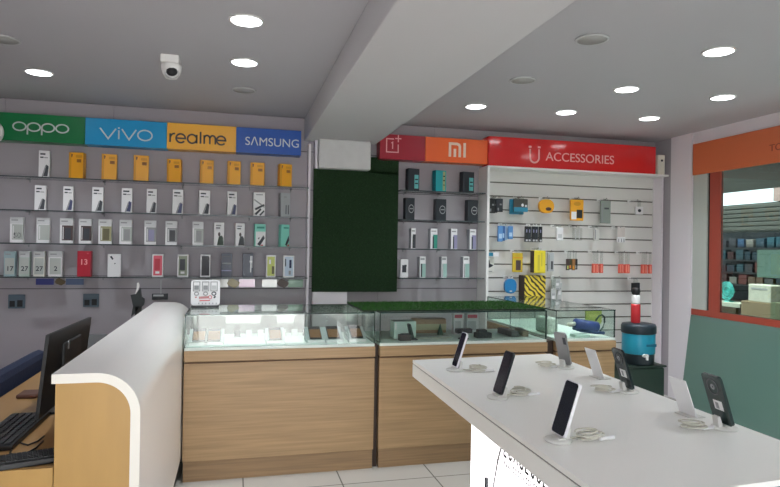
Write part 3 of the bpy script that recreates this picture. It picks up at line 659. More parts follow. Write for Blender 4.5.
# contents of the middle counter
def in2(name, label, cat, px0, px1, ytop, Y, depth, m, z0=DK, bev=.003, extra=None):
    x0, x1 = aty(px0, 338, Y).x, aty(px1, 338, Y).x; zt2 = aty((px0+px1)/2, ytop, Y).z
    t = thing(name, label, cat, ((x0+x1)/2, Y+depth/2, z0))
    b = MB(); b.box((x0, Y, z0), (x1, Y+depth, zt2), m, bev); part('body', b, t)
    return t, x0, x1, zt2
t, x0, x1, z1 = in2('charger_carton', 'pale aqua charger carton in the left part of the middle counter', 'box', 394, 416, 321.5, 3.62, .10, mat('carton_aqua', (206, 226, 218), .4))
b = MB(); b.box((x0+.004, 3.618, z1-.05), (x0+.016, 3.6195, z1-.008), WHITE); part('label_patch', b, t)
t, x0, x1, z1 = in2('earphone_pack', 'dark brown flat earphone pack before the aqua carton', 'box', 400, 411, 335, 3.53, .05, mat('pack_umber', (78, 66, 62), .5)); b = MB(); b.box((x0+.01, 3.535, z1), (x1-.01, 3.56, z1+.006), DKGREY); part('lid', b, t)
t = thing('phone_prop', 'black slanted phone prop in the middle counter beside the aqua carton', 'phone stand', (aty(412, 338, 3.56).x, 3.57, DK))
b = MB(); a = aty(408.6, 324.5, 3.56); c = aty(413.6, 337, 3.56); b.poly([(a.x, 3.56, a.z), (a.x+.014, 3.56, a.z+.002), (c.x+.008, 3.56, DK+.006), (c.x-.014, 3.56, DK+.006)], (0, .04, 0), mat('prop_green', (36, 58, 50), .4)); part('upright', b, t)
b = MB(); b.box((c.x-.03, 3.55, DK), (c.x+.025, 3.62, DK+.006), BLACK); part('foot', b, t)
t, x0, x1, z1 = in2('cable_carton', 'brown carton at the back of the middle counter', 'box', 414, 446, 319, 3.84, .08, mat('carton_tan', (178, 142, 112), .5)); b = MB(); b.box((x0, 3.838, DK+.02), (x1, 3.8395, DK+.06), mat('carton_sand', (192, 186, 148), .5)); part('label_band', b, t)
t, x0, x1, z1 = in2('accessory_tray', 'flat sand coloured tray in front of the brown carton', 'tray', 416, 452, 337.5, 3.60, .12, mat('tray_sand', (196, 196, 176), .5)); b = MB(); b.box((x0+.01, 3.61, z1), (x1-.01, 3.71, z1+.004), PWIN); part('lining', b, t)
t = thing('pyramid_charm', 'small dark green cone in the middle counter', 'ornament', (aty(440, 337, 3.68).x, 3.68, DK))
x = t.location.x; b = MB(); b.lathe([(.028, 0), (.022, .01), (.003, .075), (0, .076)], mat('charm_green', (52, 92, 70), .4), (x, 3.68, DK+.004), 6); part('cone', b, t)
b = MB(); b.lathe([(.03, 0), (.03, .004)], DKGREY, (x, 3.68, DK), 16); part('foot', b, t)
t, x0, x1, z1 = in2('phone_tray', 'black phone cradle on a stem behind the tallest table phone', 'phone stand', 457.5, 472.5, 329, 3.54, .05, BLACK, z0=aty(465, 333.5, 3.54).z)
b = MB(); b.box(((x0+x1)/2-.006, 3.56, DK), ((x0+x1)/2+.006, 3.575, aty(465, 333.5, 3.54).z), DKGREY); part('stem', b, t)
b = MB(); b.lathe([(.035, 0), (.035, .004)], BLACK, ((x0+x1)/2, 3.567, DK), 20); part('foot', b, t)
t, x0, x1, z1 = in2('phone_tray', 'low black cradle right of the tall cradle in the middle counter', 'phone stand', 477, 492, 333, 3.57, .06, mat('cradle_black', (40, 46, 48), .5)); b = MB(); b.box((x0+.012, 3.575, z1), (x1-.03, 3.62, z1+.02), DKGREY, .004); part('rest', b, t)
for (xa, ya), (xb, yb), wd, m, lb in (((501, 331), (515, 338.5), .055, mat('pack_graphite', (92, 94, 92), .5), 'long dark grey slim box lying slanted in the middle counter'), ((518, 329.5), (525.5, 336.5), .04, mat('pack_taupe', (156, 140, 120), .5), 'long brown slim box lying slanted at the right end of the middle counter')):
    a, c = aty(xa, ya, 3.80), aty(xb, yb, 3.60); L = Vector((c.x-a.x, c.y-a.y, 0))
    ang = math.atan2(L.y, L.x); M = Matrix.Translation(((a.x+c.x)/2, (a.y+c.y)/2, DK)) @ Matrix.Rotation(ang, 4, 'Z')
    t = thing('slim_carton', lb, 'box', ((a.x+c.x)/2, (a.y+c.y)/2, DK))
    b = MB(); b.box((-L.length/2, -wd/2, 0), (L.length/2, wd/2, .035), m, .002, M); part('body', b, t)
    b = MB(); b.box((-L.length/2+.02, -wd/2+.01, .035), (L.length/2-.06, wd/2-.01, .0358), GREY, 0, M); part('label_patch', b, t)
for px0, px1, lb in ((453.5, 463.5, 'left'), (466.5, 478.5, 'right')):
    t, x0, x1, z1 = in2('white_block', f'upright white block with pink top behind the tall black cradle, {lb} of two', 'box', px0, px1, 313.5, 3.75, .04, PAPER)  # plain upright white box with a pink patch near its top
    b = MB(); b.box((x0+.006, 3.7485, z1-.03), (x1-.012, 3.7495, z1-.008), PPINK); b.box((x0+.01, 3.7485, z1-.11), (x1-.02, 3.7495, z1-.05), LGREY); part('print', b, t)
# contents of the right counter
t = thing('power_tool', 'blue electric tool with pale nozzle lying in the right counter', 'tool', (2.2, 3.55, DK))
P_ = lambda x, y: aty(x, y, 3.55)
b = MB(); a, c = P_(575, 323.5), P_(597, 327)
b.tube([a, a*.5+c*.5, c], .034, mat('tool_blue', (54, 70, 132), .35), 16); part('motor_body', b, t)
b = MB(); b.tube([P_(568, 324.5), P_(572, 324), a], .013, CREAM, 12); part('nozzle', b, t)
b = MB(); b.tube([P_(573, 328), P_(582, 331), P_(594, 332.5), P_(604, 333)], .010, mat('tool_blue_dark', (44, 66, 112), .4), 12); part('handle', b, t)
t = thing('hanging_cable_loop', 'black looped cable standing up behind the blue tool in the right counter', 'cable', (P_(602, 335).x, 3.74, DK))
b = MB(); b.tube([aty(x, y, 3.63) for x, y in ((595, 326), (596, 320), (599, 316), (602, 314.8), (604.5, 317), (604.5, 322), (603, 327), (600, 331))] + [Vector((aty(598, 333, 3.63).x, 3.63, DK+.0065))], .006, mat('cable_dark_green', (30, 56, 44), .5), 8); part('loop', b, t)
t = thing('cable_pouch', 'white netted cable pouch at the left of the right counter', 'pouch', (2.06, 3.75, DK))
b = MB(); b.box((2.03, 3.66, DK), (2.11, 3.84, DK+.11), mat('pouch_white', (196, 206, 192), .6, noise=.25, nscale=70), .015); part('bag', b, t)
b = MB(); b.tube([(2.05, 3.7, DK+.11), (2.06, 3.74, DK+.135), (2.07, 3.78, DK+.11)], .004, GREY, 8); part('handle', b, t)
b = MB(); b.box((2.14, 3.50, DK), (2.25, 3.57, DK+.02), mat('leaflet_white', (206, 226, 214), .5), .003); tag(rebase(b.build('card_stack'), (2.19, 3.53, DK)), 'pale stack of cards at the front of the right counter', 'cards')

# ------------------------------------------------------------------ reception counter (white curved shell)
rc_ = thing('reception_counter', 'curved glossy white reception counter with yellow wood end panel', 'counter', (-.4, 3.0, 0))
YN, YE = 1.96, 4.26
def arc(r): return [(-.396+r*math.cos(math.radians(a)), .786+r*math.sin(math.radians(a))) for a in range(90, -1, -6)]
outer = [(-.515, .912), (-.505, .912), (-.412, .912)] + arc(.126) + [(-.27, .770), (-.27, .15), (-.27, .13)]
inner = [(-.298, .13), (-.298, .15), (-.298, .770)] + arc(.098)[::-1] + [(-.412, .884), (-.505, .884), (-.515, .884)]
prof = outer + inner
bm = bmesh.new(); n = len(prof)
va = [bm.verts.new((x, YN, z)) for x, z in prof]; vb = [bm.verts.new((x, YE, z)) for x, z in prof]
b = MB(); i0, i1 = b.mi(SHELL), b.mi(SHELLE)
for k in range(n):
    f = bm.faces.new((va[k], va[(k+1) % n], vb[(k+1) % n], vb[k])); f.material_index = i0; f.smooth = 0 < k < len(outer)-2
no = len(outer)
ca = [bm.verts.new((x, YN, z)) for x, z in prof]; cb_ = [bm.verts.new((x, YE, z)) for x, z in prof]
for vv in (ca, cb_):
    for k in range(no-1):
        f = bm.faces.new((vv[k], vv[k+1], vv[n-2-k], vv[n-1-k])); f.material_index = i1
bmesh.ops.recalc_face_normals(bm, faces=bm.faces[:]); b.merge(bm); part('curved_shell', b, rc_)
b = MB(); pts = [(-.505, .0), (-.505, .884)] + arc(.098) + [(-.298, .0)]
b.poly([(x, YN+.004, z) for x, z in pts], (0, .02, 0), WOODY); part('end_panel', b, rc_)
b = MB(); b.box((-.505, YN+.026, .0), (-.487, YE-.02, .882), WOODD); part('inner_panel', b, rc_)
b = MB(); b.box((-.32, YN+.03, 0), (-.305, YE-.02, .16), BLACK); part('toe_kick', b, rc_)
b = MB(); b.box((-.505, YE-.018, 0), (-.30, YE-.002, .70), WOODD); part('back_panel', b, rc_)
ds = thing('office_desk', 'wooden desk behind the white reception counter', 'desk', (-.73, 2.8, 0))
b = MB(); b.box((-.956, YN+.024, .612), (-.508, 3.62, .637), WOODD, .002); part('desk_top', b, ds)
b = MB(); b.box((-1.0, YN, 0), (-.507, YN+.022, .639), WOODY, .001); part('front_panel', b, ds)
b = MB(); b.box((-.95, 3.58, 0), (-.51, 3.6, .611), WOODD); part('side_panel', b, ds)
# monitor seen from behind
mo = thing('desktop_monitor', 'black desktop monitor seen from behind on the wooden desk', 'monitor', (-.64, 2.6, .637))
MP = lambda px, py, X: atx(px, py, X)
tl, tr, bl = MP(49.5, 335, -.625), MP(91.5, 317, -.625), MP(38.5, 420, -.655)
br_ = Vector((bl.x, tr.y+(bl.y-tl.y), bl.z))
b = MB(); th = Vector((-.012, 0, 0)); b.poly([tl, tr, br_, bl], th, mat('monitor_black', (34, 34, 34), .45)); part('back_shell', b, mo)
b = MB(); o_ = Vector((-.0125, 0, 0)); cen = (tl+tr+br_+bl)/4
b.poly([cen+(p_-cen)*.96+o_ for p_ in (tl, tr, br_, bl)], (-.002, 0, 0), BLACKG); part('screen', b, mo)
b = MB(); c0 = (tl+tr)/2*.7+(bl+br_)/2*.3; q0 = cen+Vector((.002, 0, 0)); b.box((q0.x, q0.y-.12, q0.z-.04), (q0.x+.014, q0.y+.14, q0.z+.09), mat('monitor_hump', (42, 42, 42), .4), .006); rcv = part('rear_cover', b, mo)
b = MB(); lg = MP(68.5, 344, -.625); b.box((lg.x-.002, lg.y-.006, lg.z-.018), (lg.x+.003, lg.y+.006, lg.z+.016), SILVER, .002); sub('emblem', b, rcv)
b = MB(); ym = (tl.y+tr.y)/2; b.box((-.655, ym-.04, .645), (-.64, ym+.04, .80), BLACK, .003); part('stand_neck', b, mo)
b = MB(); b.box((-.70, ym-.09, .6372), (-.56, ym+.11, .647), BLACK, .003); part('stand_foot', b, mo)
# receipt printer beyond
p_ = atx(103, 335, -.62)
t = thing('receipt_printer', 'black receipt printer beyond the monitor on the desk', 'printer', (-.64, 3.22, .637))
b = MB(); b.poly([(-.60, 3.10, .637), (-.60, 3.10, .80), (-.60, 3.2, .855), (-.60, 3.3, .84), (-.60, 3.3, .637)], (-.12, 0, 0), mat('printer_black', (40, 38, 38), .5)); part('housing', b, t)
b = MB(); b.box((-.70, 3.12, .80), (-.62, 3.14, .81), DKGREY); part('paper_slot', b, t)
# keyboards, cord, mouse
def keyboard(label, px, py, L, Wd, ang):
    c = atz(px, py, .6375)
    t = thing('keyboard', label, 'keyboard', (c.x, c.y, .6375))
    M = Matrix.Translation((c.x, c.y, .6375)) @ Matrix.Rotation(ang, 4, 'Z')
    b = MB(); b.box((-Wd/2, -L/2, 0), (Wd/2, L/2, .018), BLACK, .004, M); part('case', b, t)
    b = MB()
    for r in range(5):
        for k in range(14):
            x = -Wd/2+.014+r*(Wd-.028)/4.6; y = -L/2+.014+k*(L-.028)/14
            b.box((x, y, .018), (x+(Wd-.03)/6, y+(L-.03)/16, .0225), mat('key_grey', (44, 44, 46), .5), .001, M)
    o = part('keys', b, t)
    return t
kb = keyboard('black keyboard on the desk beside the monitor foot', 12, 433, .40, .13, 0)
keyboard('black keyboard lying at the near edge of the desk', 22, 463, .22, .10, -1.25)
b = MB(); zc_ = .6405
b.tube([atz(x, y, zc_) for x, y in ((44, 436), (38, 441), (28, 445), (17, 442), (13, 447), (10, 453), (16, 456), (27, 453), (36, 448), (43, 441))], .003, BLACK, 8)
part('cord', b, kb)
c = atz(30, 396, .6375); b = MB(); b.box((c.x-.04, c.y-.05, .6375), (c.x+.04, c.y+.05, .655), mat('wallet_brown', (96, 58, 44), .6), .006)
tag(rebase(b.build('wallet'), (c.x, c.y, .6375)), 'reddish brown wallet lying on the desk by the monitor', 'wallet')
# navy chair behind the desk
ch = thing('office_chair', 'navy blue padded chair behind the wooden desk', 'chair', (-1.12, 3.1, 0))
NV = mat('chair_navy', (25, 37, 66), .85, bump=.2, bscale=90)
b = MB(); b.box((-1.06, 2.55, .50), (-.985, 3.68, .715), NV, .036); part('backrest', b, ch)
b = MB(); b.box((-1.5, 2.75, .40), (-1.06, 3.45, .48), NV, .03); part('seat', b, ch)
b = MB(); b.box((-1.07, 3.05, .40), (-1.045, 3.13, .6), BLACK, .004); part('back_support', b, ch)
for dx in (-1.46, -1.08):
    for dy in (2.80, 3.40):
        b = MB(); b.cyl((dx, dy, 0), (dx, dy, .40), .016, BLACK, .014, 12); part('leg', b, ch)

# ------------------------------------------------------------------ display table
ZTB = .80
tb = thing('display_table', 'white phone display table with a glowing lightbox pedestal', 'table', (1.1, 1.85, 0))
FL, FR, NR, NL = (.772, 2.585), (1.477, 2.635), (1.412, 1.10), (.734, 1.055)
def quad(z0, z1, m, ins, name):
    b = MB(); cx, cy = 1.1, 1.84; pts = []
    for x, y in (FL, FR, NR, NL): pts.append((x + (ins if x < cx else -ins), y + (ins if y < cy else -ins), z0))
    b.poly(pts, (0, 0, z1-z0), m); return part(name, b, tb)
quad(ZTB-.014, ZTB, TABLE, 0, 'tabletop'); quad(ZTB-.0185, ZTB-.014, GROOVE, .003, 'groove_strip'); quad(.728, ZTB-.0185, TABLE, 0, 'apron')
PX0, PX1, PY0, PY1 = .93, 1.27, 1.35, 2.28
b = MB(); b.box((PX0+.004, PY0, 0), (PX1, PY1, .727), WHITE, .002); pd = part('pedestal', b, tb)
b = MB(); b.box((PX0, PY0+.01, .02), (PX0+.003, PY1-.004, .725), LIGHTBOX); sub('lightbox_face', b, pd)
b = MB(); rr = random.Random(3); TL = lambda x, z, h: Vector((PX0-h, PY1-x, z))
for row, z, hh, m in ((0, .596, .046, DKGREY), (1, .548, .02, GREY)):
    x = .31
    while x < .70:
        w_ = hh*rr.uniform(.4, .7); k = rr.randrange(4)
        if k == 0: b.ribbon([(x, z-hh/2), (x+w_/2, z+hh/2), (x+w_, z-hh/2)], hh*.2, m, TL, .0014)
        elif k == 1: b.ribbon([(x+w_, z+hh/2), (x, z+hh/2), (x, z-hh/2), (x+w_, z-hh/2)], hh*.2, m, TL, .0014)
        elif k == 2: b.ribbon([(x, z-hh/2), (x, z+hh/2)], hh*.2, m, TL, .0014)
        else: b.ribbon(ell(x+w_/2, z, w_/2, hh/2, 30, 330, 12), hh*.2, m, TL, .0014)
        x += w_+hh*.35
sub('worn_print', b, pd)
b = MB(); qy = 2.105; b.box((PX0-.012, qy-.008, .33), (PX0-.0005, qy+.008, .445), DKGREY, .003); sub('handle', b, pd)
b = MB(); b.tube([(PX0-.008, 1.965, .726), (PX0-.01, 1.968, .61), (PX0-.012, 1.995, .55), (PX0-.012, 2.03, .44), (PX0-.012, 2.035, .3), (PX0-.012, 2.03, .1), (PX0-.012, 2.03, .008)], .004, GREY, 8); part('power_cord', b, tb)

def coil(b, c, m, r=.03, turns=3, ax=0, zz=0):
    pts = []
    for k in range(turns*14+1):
        a = 2*PI*k/14; q_ = r*(.92+.26*math.sin(a*.41+ax))
        pts.append((c[0]+q_*1.25*math.cos(a+ax)+.006*math.sin(a*.21), c[1]+q_*.8*math.sin(a+ax), c[2]+.004+.006*k/14*.8+.004*math.sin(a*.5+ax)**2))
    b.tube(pts, .0023, m, 6)
CAB = mat('cable_clear', (206, 202, 188), .35)
HOLD = mat('holder_clear', (214, 212, 206), .3)
def table_phone(label, slabel, cx, cy, face, screen, coilpos, yaw=0, L=.145, Wd=.066, ring=False, back=None, seed=0):
    """face -1: screen towards -X, leaning back to +X; +1 mirrored"""
    zb_ = ZTB+.0165
    st = thing('phone_holder', slabel, 'phone holder', (cx, cy, ZTB+.0005), 'clear phone holders on the table')
    Ry = Matrix.Rotation(yaw, 4, 'Z')
    M0 = Matrix.Translation((cx, cy, ZTB+.0005)) @ Ry
    s = face
    b = MB(); b.lathe([(.034, 0), (.036, .003), (.034, .007), (.018, .009), (0, .009)], HOLD, (cx, cy, ZTB+.0005), 24); part('base', b, st)
    b = MB(); b.box((-.010, -.022, .008), (.010, .022, .0128), HOLD, .002, M0); part('ledge', b, st)
    b = MB(); b.poly([(-s*.012, -.012, .008), (-s*.026, -.012, .008), (-s*.030, -.012, .036), (-s*.023, -.012, .038)], (0, .024, 0), HOLD, M0); part('support', b, st)
    b = MB(); coil(b, (coilpos[0], coilpos[1], ZTB), CAB, .027, 4, seed)
    b.tube([(cx-s*.028, cy, ZTB+.006), ((cx+coilpos[0])/2, (cy+coilpos[1])/2+.01, ZTB+.004), (coilpos[0], coilpos[1]+.02, ZTB+.005)], .0025, CAB, 6)
    cb = part('security_cable', b, st)
    b = MB(); b.cyl((coilpos[0]+.02, coilpos[1]-.015, ZTB+.006), (coilpos[0]+.065, coilpos[1]-.01, ZTB+.006), .005, PAPER); sub('plug', b, cb)
    ph = thing('display_phone', label, 'phone', (cx, cy, zb_), 'phones on the display table')
    tilt = math.radians(18)
    M = Matrix.Translation((cx, cy, zb_)) @ Ry @ Matrix.Rotation(-s*tilt, 4, 'Y')
    # in this frame: thickness along X (screen at s side), width Y, length Z
    body = back or mat('phone_black', (28, 32, 36), .3)
    b = MB()
    pr = [(y, L/2+z) for y, z in rrect(Wd, L, .010)]
    b.poly([(-.004, y, z) for y, z in pr], (.008, 0, 0), body, M); bo = part('body', b, ph)
    b = MB(); pr = [(y, L/2+z) for y, z in rrect(Wd-.005, L-.006, .008)]
    b.poly([(s*.0041, y, z) for y, z in pr], (s*.0006, 0, 0), screen, M); part('screen', b, ph)
    b = MB()
    if ring:
        T = lambda x, z, h: M @ Vector((-s*(.0041+h), x, z))
        b.ribbon(ell(0, L-.034, .022, .022), .004, DKGREY, T, .0012); b.ribbon(ell(0, L-.034, .006, .006, n=12), .005, GREY, T, .0012)
        sub('camera_ring', b, bo)
        b = MB(); b.box((-s*.0041-.0006, -.020, .042), (-s*.0041+.0006, .016, .070), PAPER, 0, M); b.box((-s*.0041-.0012, -.004, .046), (-s*.0041+.0012, .008, .064), GREY, 0, M); sub('sticker', b, bo)
    else:
        T = lambda x, z, h: M @ Vector((-s*(.0041+h), x, z))
        b.ribbon([(-.02, L-.02), (-.02, L-.05)], .014, DKGREY, T, .0015); sub('camera_bump', b, bo)
SCB = mat('screen_black', (16, 20, 34), .12); SCP = mat('screen_purple', (30, 22, 44), .12); SCR = mat('screen_ruby', (32, 26, 38), .15)
PWH = mat('phone_white', (224, 222, 226), .3)
table_phone('slim white edged phone with dark screen at the far left corner of the table', 'clear holder and coiled cable of the phone at the far left table corner', .876, 2.332, -1, SCP, (.965, 2.30), Wd=.056, back=PWH, seed=1)
table_phone('dark phone standing second from the far left corner along the table edge', 'clear holder and coiled cable under the second phone along the left table edge', .859, 1.877, -1, SCR, (.955, 1.90), Wd=.064, seed=2)
table_phone('dark blue screen phone with white edge nearest the viewer on the table', 'clear holder and coiled cable under the phone nearest the viewer', .826, 1.426, -1, SCB, (.915, 1.42), Wd=.066, back=PWH, seed=3)
table_phone('silver edged phone seen from the side at the far right table corner', 'clear holder and coiled cable of the phone at the far right table corner', 1.366, 2.303, 1, SCB, (1.285, 2.33), yaw=.35, Wd=.06, back=mat('phone_silver', (150, 148, 148), .3, metal=.4), seed=4)
table_phone('dark backed phone with ring camera in the middle of the right table edge', 'clear holder and coiled cable of the middle phone on the right table edge', 1.357, 1.87, 1, SCB, (1.265, 1.885), yaw=-.1, Wd=.074, ring=True, back=mat('phone_teal_black', (34, 44, 46), .25), seed=5)
table_phone('dark green backed phone with ring camera nearest the shop window', 'clear holder and coiled cable of the phone nearest the shop window', 1.352, 1.43, 1, SCB, (1.258, 1.445), yaw=-.1, Wd=.078, ring=True, back=mat('phone_green_black', (44, 58, 56), .25), seed=6)
def price_card(label, c, yaw):
    t = thing('card_holder', label, 'card holder', (c[0], c[1], ZTB+.0005), 'white card holders on the table')
    M = Matrix.Translation((c[0], c[1], ZTB+.0005)) @ Matrix.Rotation(yaw, 4, 'Z')
    b = MB(); b.box((-.022, -.036, 0), (.03, .036, .003), HOLD, .001, M); part('foot', b, t)
    b = MB(); b.box((-.0015, -.036, .001), (.0015, .036, .122), PAPER, 0, M @ Matrix.Rotation(-math.radians(21), 4, 'Y')); part('card', b, t)
price_card('white slanted card holder behind the ring camera phone near the table middle', (1.395, 2.105), 0)
price_card('white slanted card holder near the window beside the green backed phone', (1.352, 1.57), 0)

# ------------------------------------------------------------------ jug, stool, bottle
xj, yj = 3.133, 4.2
zj = .405
JD = mat('jug_dark', (34, 46, 54), .4)
b = MB(); b.box((2.98, 4.09, .0), (3.30, 4.38, .39), mat('stool_green', (34, 54, 44), .5), .02); st = thing('storage_stool', 'dark green storage box stool under the teal cooler jug', 'stool', (3.16, 4.23, 0)); part('body', b, st)
b = MB(); b.box((2.97, 4.08, .391), (3.308, 4.39, zj), mat('stool_green_lid', (30, 48, 40), .5), .006); part('lid', b, st)
jg = thing('cooler_jug', 'teal insulated cooler jug with dark lid and white tap by the window', 'jug', (xj, yj, zj))
b = MB(); b.lathe([(0, 0), (.108, 0), (.118, .01), (.12, .085), (.124, .088)], JD, (xj, yj, zj+.0005), 36); jb = part('base', b, jg)
b = MB(); b.lathe([(.124, .086), (.126, .09), (.126, .24), (.124, .244), (0, .244)], TEALD, (xj, yj, zj), 36); jy = part('body', b, jg)
b = MB(); b.lathe([(.128, .244), (.133, .25), (.133, .30), (.125, .318), (.085, .325), (0, .325)], JD, (xj, yj, zj), 36); part('lid', b, jg)
b = MB(); q = aty(646, 357.5, yj-.14); b.cyl((q.x, yj-.10, q.z+.01), (q.x, yj-.155, q.z+.01), .014, WHITE); b.box((q.x-.008, yj-.162, q.z-.02), (q.x+.008, yj-.145, q.z+.025), WHITE, .003); sub('tap', b, jb)
b = MB(); b.box((xj-.02, yj-.1285, zj+.15), (xj+.07, yj-.095, zj+.17), mat('jug_print', (22, 96, 122), .4), .001); sub('print', b, jy)
xb_, zb_ = aty(635.5, 322, yj).x, zj+.3252
t = thing('spray_bottle', 'red cylinder bottle with white shoulder standing on the jug lid', 'bottle', (xb_, yj, zb_))
b = MB(); b.lathe([(0, 0), (.034, 0), (.036, .006), (.036, .135), (.034, .15)], RED, (xb_, yj, zb_), 28); part('body', b, t)
b = MB(); b.lathe([(.034, .15), (.030, .165), (.032, .205), (.026, .222), (0, .222)], WHITE, (xb_, yj, zb_), 28); part('shoulder', b, t)
b = MB(); b.lathe([(.024, .222), (.03, .23), (.034, .25), (.03, .275), (0, .28)], BLACK, (xb_, yj, zb_), 24); part('cap', b, t)

# ------------------------------------------------------------------ accessories on the slat wall
YH = 4.868
YP = 4.75
def hook(label, px, py, L=.13):
    p = aty(px, py, YP)
    t = thing('display_hook', label, 'hook', (p.x, YH, p.z), 'hooks on the slatted wall')
    b = MB(); b.box((p.x-.018, YH-.006, p.z-.014), (p.x+.018, YH-.0005, p.z+.014), WHITE, .002); part('back_plate', b, t)
    b = MB(); b.tube([(p.x, YH-.006, p.z), (p.x, YH-L*.85, p.z), (p.x, YH-L, p.z+.012)], .003, SILVER, 8); part('prong', b, t)
    return p
def pack(label, cat, p, dx, Y, w, h, m, drop=.012, th=.018, decals=(), group=None, name='hanging_pack', shape='box', hdr=None):
    """blister pack hanging from a hook prong at p"""
    x = p.x+dx; zt2 = p.z-drop
    t = thing(name, label, cat, (x, Y, zt2-h), group)
    b = MB()
    if shape == 'box': b.box((x-w/2, Y, zt2-h), (x+w/2, Y+th, zt2), m, min(.004, th*.3))
    elif shape == 'round': b.poly([(x+u, Y, zt2-h/2+v) for u, v in rrect(w, h, min(w, h)*.46, 6)], (0, th, 0), m)
    part('body', b, t)
    b = MB()
    tw = .22 if drop < .08 else .42
    b.box((x-w*tw, Y+th*.3, zt2), (x+w*tw, Y+th*.3+.002, zt2+drop+.008), hdr or CLEAR); part('hang_tab', b, t)
    if decals:
        b = MB()
        for j, (pts, mm) in enumerate(decals): b.poly([(x-w/2+u*w, Y-.0006-.0002*j, zt2-h+v*h) for u, v in pts], (0, .001+.0002*j, 0), mm)
        part('print', b, t)
    return t
def pw(px0, px1, Y): return aty(px1, 240, Y).x-aty(px0, 240, Y).x
YP = 4.75
# row A
p = hook('hook holding black packs at the top left of the slatted wall', 496, 197)
for k in range(3):
    pack('black phone case pack on the top left hook of the slatted wall', 'phone case', p, (-.035, .0, .035)[k], YP+.03*(k % 2), .062, .125-.006*k, (BLACK, DKGREY, BXBLK)[k], decals=[(rc(.2, .1, .4, .3), GREY), (rc(.5, .5, .8, .62), GREY)], group='black packs on the top left hook')
p = hook('hook holding dark and teal packs, second in the top row', 521, 197.5)
pack('dark pack with white dots and teal lower edge, second hook of the top row', 'earphones', p, 0, YP, pw(515, 529, YP), .11, mat('pack_slate', (72, 72, 66), .5), decals=[(rc(0, 0, 1, .34), mat('pack_cyan', (40, 130, 160), .4)), (ell(.62, .52, .09, .13, n=12), PAPER), (ell(.86, .46, .07, .1, n=12), PAPER)])
pack('teal pack tucked behind the dark dotted pack', 'earphones', p, -.012, YP+.05, pw(515, 529, YP), .13, mat('pack_cyan', (40, 130, 160), .4))
p = hook('hook holding the yellow pack in the top row', 547, 198)
pack('yellow rounded pack with dark oval on the top row of hooks', 'earphones', p, 0, YP, pw(540, 554.5, YP), .118, YELLOW, decals=[(ell(.62, .3, .2, .13, n=14), PBRN)], shape='round', th=.03)
p = hook('hook holding the tall yellow and black pack', 578, 198.3)
t = pack('tall yellow pack with black device and white corner, tilted on its hook', 'charger', p, -.006, YP, pw(571, 584, YP), .185, YELLOW, decals=[(rc(.46, .12, .9, .52), BLACK), (rc(.06, .06, .44, .42), PAPER), (ell(.5, .8, .28, .1, n=14), YELLOWD)])
p = hook('hook holding the grey pouch', 606, 199.5)
pack('grey translucent pouch hanging long in the top row', 'phone case', p, 0, YP, pw(601, 611, YP), .20, mat('pouch_grey', (134, 142, 134), .4), decals=[(rc(.35, .62, .8, .7), DKGREY), (rc(.1, .05, .2, .9), GREY)])
p = hook('hook holding the small white pack at the top right', 637, 201)
pack('small white pack with black dot at the top right of the slatted wall', 'adapter', p, .028, YP, pw(637.5, 645, YP), .072, PAPER, drop=.05, decals=[(ell(.5, .5, .22, .2, n=12), INKD)])
# row B
p = hook('hook holding blue packs in the second row', 506, 224.5)
for k in range(4):
    pack('blue and white charger pack in the left bunch of the second row', 'charger', p, (-.05, -.018, .016, .045)[k], YP+.022*(k % 3), .045, .135-.008*k, (BLUE, mat('pack_deep_blue', (52, 100, 160), .4), mat('pack_pale_blue', (178, 204, 228), .4), BLUE)[k], decals=[(rc(.2, .2, .8, .5), mat('pack_pale_blue', (178, 204, 228), .4))], group='blue charger packs')
p = hook('hook holding black cable packs in the second row', 534, 225)
for k in range(5):
    pack('black cable pack with white foot marks in the second row', 'cable', p, -.066+.033*k, YP+.012*(k % 2), .031, .135, (BLACK, BXBLK)[k % 2], decals=[(rc(.2, .04, .8, .16), LGREY), (rc(.3, .6, .6, .8), PLAV)], group='black cable packs in the second row', hdr=WHITE)
p = hook('hook holding the white card pack in the second row', 559, 226)
pack('white card pack third in the second row', 'cable', p, .012, YP, pw(556.5, 563, YP), .115, PAPER, decals=[(rc(.2, .2, .8, .5), LGREY)])
p = hook('hook holding the clear pack in the second row', 577, 226.5)
pack('clear cable pouch fourth in the second row', 'cable', p, .01, YP, .09, .11, CLEAR, decals=[(rc(.2, .1, .3, .9), LGREY), (rc(.6, .1, .7, .9), LGREY)])
p = hook('hook holding the narrow clear pack in the second row', 597, 227)
pack('narrow clear and white pack fifth in the second row', 'cable', p, 0, YP, .05, .11, mat('pack_milky', (206, 204, 198), .4), decals=[(rc(.1, .1, .3, .9), GREY)])
p = hook('hook holding white earbud packs at the right of the second row', 621, 227.5)
for k in range(3):
    pack('white earbud pack with grey wires at the right of the second row', 'earphones', p, -.02+.034*k, YP+.01*k, .028, .05, PAPER, drop=.085, decals=[(rc(.3, .1, .6, .7), GREY)], group='white earbud packs', hdr=mat('tab_pale', (206, 196, 190), .5))
